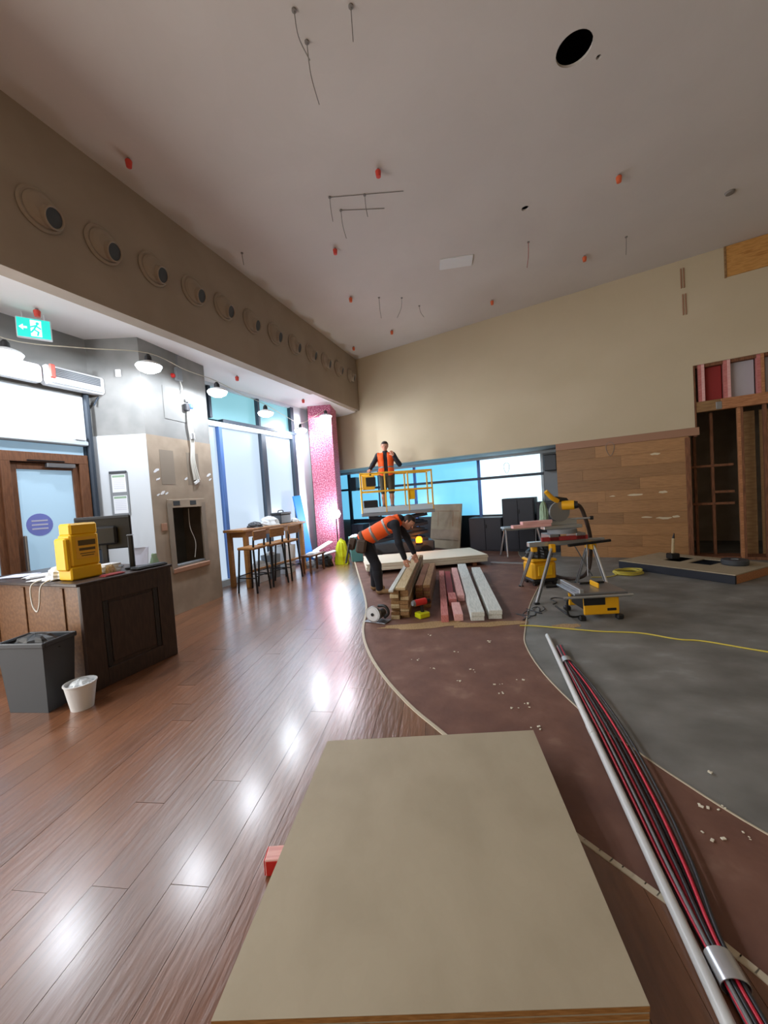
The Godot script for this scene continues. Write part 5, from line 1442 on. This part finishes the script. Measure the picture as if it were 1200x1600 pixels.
# ---------- at the back: lift, leaning board, cabinets
func build_back_things():
	var l = thing("scissor_lift", "yellow railed scissor lift under the pale back wall", "lift", Vector3(0.33, 0.0052, -9.72), 0.06)
	part(l, "chassis", cbox(Vector3(1.7, 0.26, 0.66), 0.03), "charcoal", Vector3(0, 0.3, 0))
	for x in [-0.62, 0.62]:
		for z in [-0.34, 0.34]:
			part(l, "wheel", tube([Vector3(x, 0.16, z - 0.05), Vector3(x, 0.16, z + 0.05)], 0.16, 18), "black_plastic")
	for k in 3:
		for z in [-0.24, 0.24]:
			for s in [-1.0, 1.0]:
				var a = Vector3(-0.72 * s, 0.46 + k * 0.215, z + 0.03 * s)
				var b = Vector3(0.72 * s, 0.655 + k * 0.215, z + 0.03 * s)
				part(l, "scissor_arm", cbox(Vector3(a.distance_to(b), 0.07, 0.04), 0.006), "navy", (a + b) / 2, Basis(Vector3.BACK, atan2(b.y - a.y, b.x - a.x)))
	part(l, "deck", cbox(Vector3(1.8, 0.08, 0.74), 0.01), "grey_plastic", Vector3(0, 1.16, 0))
	var RAIL = 2.16
	for x in [-0.87, -0.28, 0.28, 0.87]:
		for z in [-0.34, 0.34]:
			part(l, "rail_post", tube([Vector3(x, 1.18, z), Vector3(x, RAIL, z)], 0.021, 8), "lift_yellow")
	for y in [RAIL, 1.72]:
		for z in [-0.34, 0.34]:
			part(l, "guard_rail", tube([Vector3(-0.88, y, z), Vector3(0.88, y, z)], 0.021, 8), "lift_yellow")
		for x in [-0.87, 0.87]:
			part(l, "end_rail", tube([Vector3(x, y, -0.34), Vector3(x, y, 0.34)], 0.021, 8), "lift_yellow")
	for z in [-0.35, 0.35]:
		part(l, "toe_board", cbox(Vector3(1.76, 0.12, 0.012), 0.003), "pale_frame", Vector3(0, 1.27, z))
	part(l, "toe_board", cbox(Vector3(0.012, 0.14, 0.66), 0.003), "lift_yellow", Vector3(0.88, 1.28, 0))
	var cb = part(l, "control_box", cbox(Vector3(0.32, 0.34, 0.18), 0.02), "lift_yellow", Vector3(-0.68, 1.94, 0.21))
	part(cb, "panel", cbox(Vector3(0.24, 0.22, 0.02), 0.006), "black_plastic", Vector3(0.06, 0.02, 0.105))
	part(cb, "joystick", tube([Vector3(0.06, 0.16, 0.02), Vector3(0.06, 0.26, 0.02)], 0.02, 8), "black_plastic")
	part(l, "battery_box", cbox(Vector3(0.36, 0.3, 0.3), 0.02), "black_plastic", Vector3(-0.66, 1.36, 0.12))
	part(l, "document_box", cbox(Vector3(0.16, 0.26, 0.1), 0.01), "yellow", Vector3(0.36, 1.6, 0.28))
	var be = thing("warning_beacon", "glowing amber warning lamp on the chassis of the lift", "lamp", Vector3(0.80, 0.36, -9.26))
	part(be, "amber_bulb", lathe([[0.0, 0.0], [0.075, 0.0], [0.08, 0.09], [0.05, 0.14], [0.0, 0.15]], 18), "amber", Vector3(0, 0.06, 0))
	part(be, "bracket", cbox(Vector3(0.16, 0.06, 0.1), 0.008), "black_plastic", Vector3(0, 0.03, 0))
	omni(be, Vector3(0, 0.13, 0), 0.12, c8(255, 150, 50), 0.06)
	part(be, "mounting_arm", cbox(Vector3(0.06, 0.05, 0.05), 0.005), "black_plastic", Vector3(0, 0.03, -0.06))
	# beige board leaning in the recess
	var lb = thing("leaning_panel", "large beige panel with a tan lower band leaning in the recess", "panel", Vector3.ZERO)
	lb.transform = BK * Transform3D(Basis(UP, -0.42) * Basis(Vector3.RIGHT, -0.15), Vector3(2.05, 0.0052, -0.72))
	part(lb, "panel", cbox(Vector3(1.2, 1.25, 0.03), 0.004), "mdf", Vector3(0, 0.64, 0))
	part(lb, "band", cbox(Vector3(1.12, 0.3, 0.006), 0.002), "grubby_paint", Vector3(0, 0.4, 0.018))
	part(lb, "lower_band", cbox(Vector3(1.0, 0.26, 0.006), 0.002), "mdf", Vector3(0.05, 0.15, 0.018))
	for q in [[0, 1.07, 1.0, 0.012], [0.3, 0.85, 0.012, 0.4], [-0.3, 0.85, 0.012, 0.4]]:
		part(lb, "batten", cbox(Vector3(q[2], q[3], 0.008), 0.002), "cap_wood", Vector3(q[0], q[1], 0.018))
	# dark cabinets
	var cabs = [[3.3, -0.78, 0.85, 0.86, 0.5, "low dark navy cabinet beside the leaning panel"], [4.13, -0.8, 0.76, 1.32, 0.5, "tall dark navy cabinet under the bright panes"], [4.8, -0.8, 0.5, 1.2, 0.4, "narrow dark cabinet beside the timber panelling"], [-0.3, -0.12, 0.42, 0.82, 0.4, "dark cabinet standing behind the teal bin"]]
	for q in cabs:
		var c = thing("dark_cabinet", q[5], "cabinet", Vector3.ZERO)
		c.transform = BK * Transform3D(Basis(), Vector3(q[0], 0.0052 if q[0] > 0 else 0.0128, q[1]))
		part(c, "carcass", cbox(Vector3(q[2], q[3], q[4]), 0.006), "navy", Vector3(0, q[3] / 2, 0))
		part(c, "door", cbox(Vector3(q[2] * 0.47, q[3] * 0.92, 0.02), 0.004), "navy", Vector3(-q[2] * 0.24, q[3] * 0.5, q[4] / 2 + 0.011))
		part(c, "door", cbox(Vector3(q[2] * 0.47, q[3] * 0.92, 0.02), 0.004), "navy", Vector3(q[2] * 0.24, q[3] * 0.5, q[4] / 2 + 0.011))
		part(c, "handle", cbox(Vector3(0.02, 0.1, 0.02), 0.004), "black_metal", Vector3(0.03, q[3] * 0.75, q[4] / 2 + 0.031))
	# speakers fixed at both ends of the glazing
	for q in [[-1.12, 2.06, 0.24, 0.44, "black loudspeaker on the dark post behind the lift"], [4.86, 2.14, 0.3, 0.4, "black loudspeaker on the grey panel at the end of the bright panes"]]:
		var s = thing("loudspeaker", q[4], "speaker", Vector3.ZERO)
		s.transform = RC * Transform3D(Basis(), Vector3(q[0], q[1], 0.02))
		part(s, "case", cbox(Vector3(q[2], q[3], 0.22), 0.015), "black_plastic", Vector3(0, 0, 0.12))
		part(s, "grille", cbox(Vector3(q[2] * 0.86, q[3] * 0.9, 0.01), 0.003), "charcoal", Vector3(0, 0, 0.234))
		part(s, "mounting_plate", cbox(Vector3(0.1, 0.14, 0.03), 0.004), "black_metal", Vector3(0, 0, -0.003))
	# sketched loop of wire on the bright pane and on the panelling
	for q in [[RC, 3.75, 2.12, -0.024], [BK, 6.15, 2.24, 0.008]]:
		var pts = []
		for j in 22:
			var an = TAU * j / 20
			pts.append(q[0] * Vector3(q[1] + cos(an) * 0.07 + 0.012 * sin(an * 2), q[2] + sin(an) * 0.14, q[3] + 0.004 * (j % 2)))
		solo("wire_loop", tube(pts, 0.005, 5), "wire", "thin dark wire loop hanging on the " + ("bright blue pane" if q[1] < 5.0 else "timber panelling"), "wire")

# ---------- people
func hand(st, wrist, dirn, palm_n, curl, r = 0.0085):
	# palm and five fingers; dirn points along the hand, palm_n out of the palm
	var d = dirn.normalized()
	var n = (palm_n - d * palm_n.dot(d)).normalized()
	var s = d.cross(n)
	var bones = [bone(wrist, 0.026, wrist + d * 0.05 + s * 0.02, 0.022), bone(wrist, 0.026, wrist + d * 0.05 - s * 0.02, 0.022), bone(wrist + d * 0.03 + s * 0.024, 0.017, wrist + d * 0.085 + s * 0.027, 0.012), bone(wrist + d * 0.03 - s * 0.024, 0.017, wrist + d * 0.085 - s * 0.027, 0.012)]
	var lens = [0.062, 0.074, 0.07, 0.054]
	for i in 4:
		var o = wrist + d * 0.082 + s * (0.030 - i * 0.02)
		var p = o
		var ang = 0.0
		for k in 3:
			ang += curl * [0.5, 0.9, 0.8][k]
			var q = p + (d * cos(ang) + n * sin(ang)) * lens[i] * [0.45, 0.33, 0.26][k]
			bones.append(bone(p, r * (1.05 - 0.08 * k), q, r * (0.98 - 0.1 * k)))
			p = q
	var t0 = wrist + d * 0.025 + s * 0.03
	var t1 = t0 + (d * 0.6 + s * 0.6 + n * 0.35).normalized() * 0.04
	bones.append(bone(t0, 0.014, t1, 0.011))
	bones.append(bone(t1, 0.011, t1 + (d * 0.85 + s * 0.1 + n * 0.5).normalized() * 0.032, 0.0085))
	add_flesh(st, bones, 0.0042, 0.008)
func head(st, c, f, u):
	# head centred at c, facing f, crown towards u: skull, jaw, nose, brow, lips, ears
	var s = f.cross(u).normalized()
	var P = func(a, b, e): return c + f * a + u * b + s * e
	var bones = [bone(P.call(-0.015, 0.035, 0), 0.083, P.call(0.012, 0.03, 0), 0.08), bone(P.call(0.015, -0.01, 0), 0.066, P.call(0.04, -0.075, 0), 0.038), bone(P.call(0.02, -0.06, 0.03), 0.03, P.call(-0.01, -0.02, 0.05), 0.03), bone(P.call(0.02, -0.06, -0.03), 0.03, P.call(-0.01, -0.02, -0.05), 0.03),
		bone(P.call(0.085, 0.012, 0), 0.009, P.call(0.104, -0.026, 0), 0.013), bone(P.call(0.078, 0.026, 0.035), 0.012, P.call(0.078, 0.026, -0.035), 0.012), bone(P.call(0.076, -0.058, 0.018), 0.009, P.call(0.076, -0.058, -0.018), 0.009),
		bone(P.call(-0.012, 0.015, 0.082), 0.014, P.call(-0.008, -0.022, 0.078), 0.01), bone(P.call(-0.012, 0.015, -0.082), 0.014, P.call(-0.008, -0.022, -0.078), 0.01)]
	add_flesh(st, bones, 0.006, 0.016)
func person(called_label, tr, J, opt):
	# J: joints in the figure's own frame (x ahead, y up, z to its right)
	var t = thing("person", called_label, "person", Vector3.ZERO)
	t.transform = tr
	var up = (J.neck - J.pelvis).normalized()
	var sz = Vector3(0, 0, 1)
	var mid = J.pelvis.lerp(J.neck, 0.45)
	var chest = J.pelvis.lerp(J.neck, 0.74)
	var torso = []
	for s in [-1.0, 1.0]:
		torso += [bone(J.pelvis + sz * 0.07 * s, 0.105, mid + sz * 0.06 * s, 0.1), bone(mid + sz * 0.06 * s, 0.1, chest + sz * 0.085 * s, 0.108), bone(chest + sz * 0.085 * s, 0.105, J.shoulder[s] - up * 0.02, 0.062), bone(chest, 0.1, J.neck, 0.058)]
	var legs = []
	var shins = []
	var arms = []
	var fore = []
	for s in [-1.0, 1.0]:
		legs += [bone(J.hip[s], 0.088, J.knee[s], 0.06)]
		shins += [bone(J.knee[s], 0.06, J.knee[s].lerp(J.ankle[s], 0.35), 0.056), bone(J.knee[s].lerp(J.ankle[s], 0.35), 0.056, J.ankle[s], 0.038)]
		arms += [bone(J.shoulder[s], 0.056, J.elbow[s], 0.043)]
		fore += [bone(J.elbow[s], 0.043, J.wrist[s], 0.028)]
	var st = start()
	add_flesh(st, torso + legs + shins + arms + fore + [bone(J.neck, 0.052, J.head - J.up * 0.06, 0.05)], 0.016, 0.03)
	head(st, J.head, J.face, J.up)
	for s in [-1.0, 1.0]:
		hand(st, J.wrist[s], J.hand_dir[s], J.palm[s], opt.curl)
	part(t, "body", st.commit(), "skin")
	# eyes
	var sd = J.face.cross(J.up).normalized()
	for e in [-1.0, 1.0]:
		part(t, "eye", lathe([[0.0, -0.008], [0.008, 0.0], [0.0, 0.008]], 8), "hair", J.head + J.face * 0.081 + J.up * 0.008 + sd * 0.03 * e)
	# hair: a close cap over the skull, cut away from the face
	var face_cut = Transform3D(Basis(J.face, J.up, sd), J.head + J.face * 0.1 - J.up * 0.05)
	part(t, "hair", flesh([bone(J.head - J.face * 0.022 + J.up * 0.036, 0.092, J.head + J.face * 0.008 + J.up * 0.04, 0.086)], 0.008, 0.02, [[face_cut, Vector3(0.075, 0.115, 0.12)], [Transform3D(Basis(J.face, J.up, sd), J.head - J.up * 0.1), Vector3(0.2, 0.06, 0.2)]]), "hair")
	# clothes lie a little off the body
	part(t, "shirt", flesh(swell(torso + arms, 0.014) + swell(fore.map(func(b): return bone(b[0], b[1], b[0].lerp(b[2], 0.9), lerpf(b[1], b[3], 0.9))), 0.014), 0.016, 0.03), opt.shirt)
	var trouser_bones = legs + [bone(J.pelvis + sz * 0.07, 0.106, J.pelvis - sz * 0.07, 0.106)]
	if not opt.shorts:
		trouser_bones += shins
	part(t, "trousers", flesh(swell(trouser_bones, 0.021), 0.016, 0.03), opt.trousers)
	var vest_bones = swell(torso, 0.03)
	var ch = Basis(up.cross(sz).normalized(), up, sz)   # x out of the chest
	var cuts = []
	if opt.open_vest:
		cuts.append([Transform3D(ch, mid + ch.x * 0.14 + up * 0.1), Vector3(0.13, 0.5, 0.045)])
	cuts.append([Transform3D(ch, J.pelvis - up * 0.22), Vector3(0.3, 0.16, 0.3)])
	for s in [-1.0, 1.0]:
		cuts.append([Transform3D(ch, J.shoulder[s] + sz * 0.07 * s - up * 0.03), Vector3(0.13, 0.12, 0.055)])
	cuts.append([Transform3D(ch, J.neck + up * 0.07), Vector3(0.2, 0.055, 0.2)])
	var vest = part(t, "hi_vis_vest", flesh(vest_bones, 0.014, 0.03, cuts), "hi_vis")
	for q in opt.bands:
		part(vest, "reflective_band", flesh(swell(torso, 0.036), 0.016, 0.03, cuts, [[Transform3D(ch, J.pelvis + up * q), Vector3(0.4, 0.026, 0.4)]]), "reflective")
	for s in [-1.0, 1.0]:
		var a = J.ankle[s]
		var toe = J.toe[s]
		part(t, "boot", flesh([bone(a + UP * 0.06, 0.05, a - UP * 0.02, 0.05), bone(a - UP * 0.035, 0.045, toe, 0.038), bone(a - UP * 0.045 - (toe - a).normalized() * 0.03, 0.038, a - UP * 0.045, 0.038)], 0.011, 0.025, [[Transform3D(Basis(), Vector3(a.x, -0.1, a.z)), Vector3(0.5, 0.1, 0.5)]]), opt.boot)
	return t
func build_people():
	# worker bending over the timber stack, turned to the slab
	var J = {"pelvis": Vector3(-0.24, 0.90, 0), "neck": Vector3(0.36, 1.19, 0), "head": Vector3(0.50, 1.13, 0.0), "face": Vector3(0.72, -0.66, 0.2).normalized(), "up": Vector3(0.66, 0.74, 0.0).normalized(),
		"hip": {-1.0: Vector3(-0.22, 0.86, -0.1), 1.0: Vector3(-0.22, 0.86, 0.1)}, "knee": {-1.0: Vector3(-0.12, 0.47, -0.14), 1.0: Vector3(-0.06, 0.47, 0.12)}, "ankle": {-1.0: Vector3(-0.16, 0.085, -0.16), 1.0: Vector3(-0.03, 0.085, 0.12)}, "toe": {-1.0: Vector3(-0.02, 0.04, -0.17), 1.0: Vector3(0.12, 0.04, 0.13)},
		"shoulder": {-1.0: Vector3(0.30, 1.13, -0.19), 1.0: Vector3(0.30, 1.13, 0.19)}, "elbow": {-1.0: Vector3(0.44, 0.86, -0.24), 1.0: Vector3(0.34, 0.83, 0.25)}, "wrist": {-1.0: Vector3(0.56, 0.58, -0.14), 1.0: Vector3(0.42, 0.56, 0.2)},
		"hand_dir": {-1.0: Vector3(0.15, -0.95, 0.1), 1.0: Vector3(0.2, -0.95, -0.05)}, "palm": {-1.0: Vector3(0.2, 0, 1), 1.0: Vector3(0.2, 0, -1)}}
	var w = person("person in an orange vest and dark trousers bending over the timber stack", Transform3D(turned(-0.12), Vector3(-0.11, 0.0052, -6.3)), J, {"curl": 0.5, "shirt": "cloth_dark", "trousers": "cloth_dark", "shorts": false, "open_vest": false, "bands": [0.18, 0.42], "boot": "boot"})
	# braces of the vest and the tool belt
	var up = (J.neck - J.pelvis).normalized()
	var ch = Basis(up.cross(Vector3.BACK).normalized(), up, Vector3.BACK)
	var belt = part(w, "tool_belt", flesh([bone(J.pelvis + Vector3(0, 0, 0.075), 0.145, J.pelvis - Vector3(0, 0, 0.075), 0.145)], 0.016, 0.02, [], [[Transform3D(ch, J.pelvis), Vector3(0.4, 0.035, 0.4)]]), "leather")
	part(belt, "pouch", cbox(Vector3(0.16, 0.22, 0.09), 0.03), "leather", J.pelvis + Vector3(-0.02, -0.09, 0.255), Basis(Vector3.BACK, -0.2))
	part(belt, "pouch", cbox(Vector3(0.13, 0.2, 0.09), 0.03), "leather", J.pelvis + Vector3(-0.2, -0.06, 0.1), Basis(Vector3.BACK, -0.3))
	part(belt, "pouch", cbox(Vector3(0.14, 0.2, 0.09), 0.03), "leather", J.pelvis + Vector3(-0.05, -0.09, -0.25), Basis(Vector3.BACK, -0.2))
	part(belt, "hammer_handle", tube([J.pelvis + Vector3(-0.23, -0.05, 0.17), J.pelvis + Vector3(-0.30, -0.36, 0.2)], 0.015, 8), "charcoal")
	# worker standing on the lift with one hand on the rail
	J = {"pelvis": Vector3(0, 0.95, 0), "neck": Vector3(0.0, 1.47, 0), "head": Vector3(0.03, 1.635, 0.0), "face": Vector3(0.97, -0.22, 0.05).normalized(), "up": Vector3(0.22, 0.97, 0.0).normalized(),
		"hip": {-1.0: Vector3(0, 0.91, -0.095), 1.0: Vector3(0, 0.91, 0.095)}, "knee": {-1.0: Vector3(0.03, 0.5, -0.1), 1.0: Vector3(0.02, 0.5, 0.1)}, "ankle": {-1.0: Vector3(0.02, 0.085, -0.1), 1.0: Vector3(-0.02, 0.085, 0.11)}, "toe": {-1.0: Vector3(0.17, 0.04, -0.12), 1.0: Vector3(0.13, 0.04, 0.13)},
		"shoulder": {-1.0: Vector3(0, 1.42, -0.185), 1.0: Vector3(0, 1.42, 0.185)}, "elbow": {-1.0: Vector3(0.06, 1.16, -0.34), 1.0: Vector3(0.1, 1.18, 0.33)}, "wrist": {-1.0: Vector3(0.16, 1.38, -0.2), 1.0: Vector3(0.335, 1.04, 0.40)},
		"hand_dir": {-1.0: Vector3(0.0, 0.95, 0.4), 1.0: Vector3(0.95, -0.12, 0.12)}, "palm": {-1.0: Vector3(-0.8, 0.2, 0.4), 1.0: Vector3(0, -1, 0)}}
	person("person in an open orange vest and dark shorts standing on the lift", Transform3D(turned(yaw(-0.05, 1.0)), Vector3(0.13, 1.2075, -9.72)), J, {"curl": 0.55, "shirt": "cloth_dark", "trousers": "cloth_khaki", "shorts": true, "open_vest": true, "bands": [0.16], "boot": "grey_plastic"})
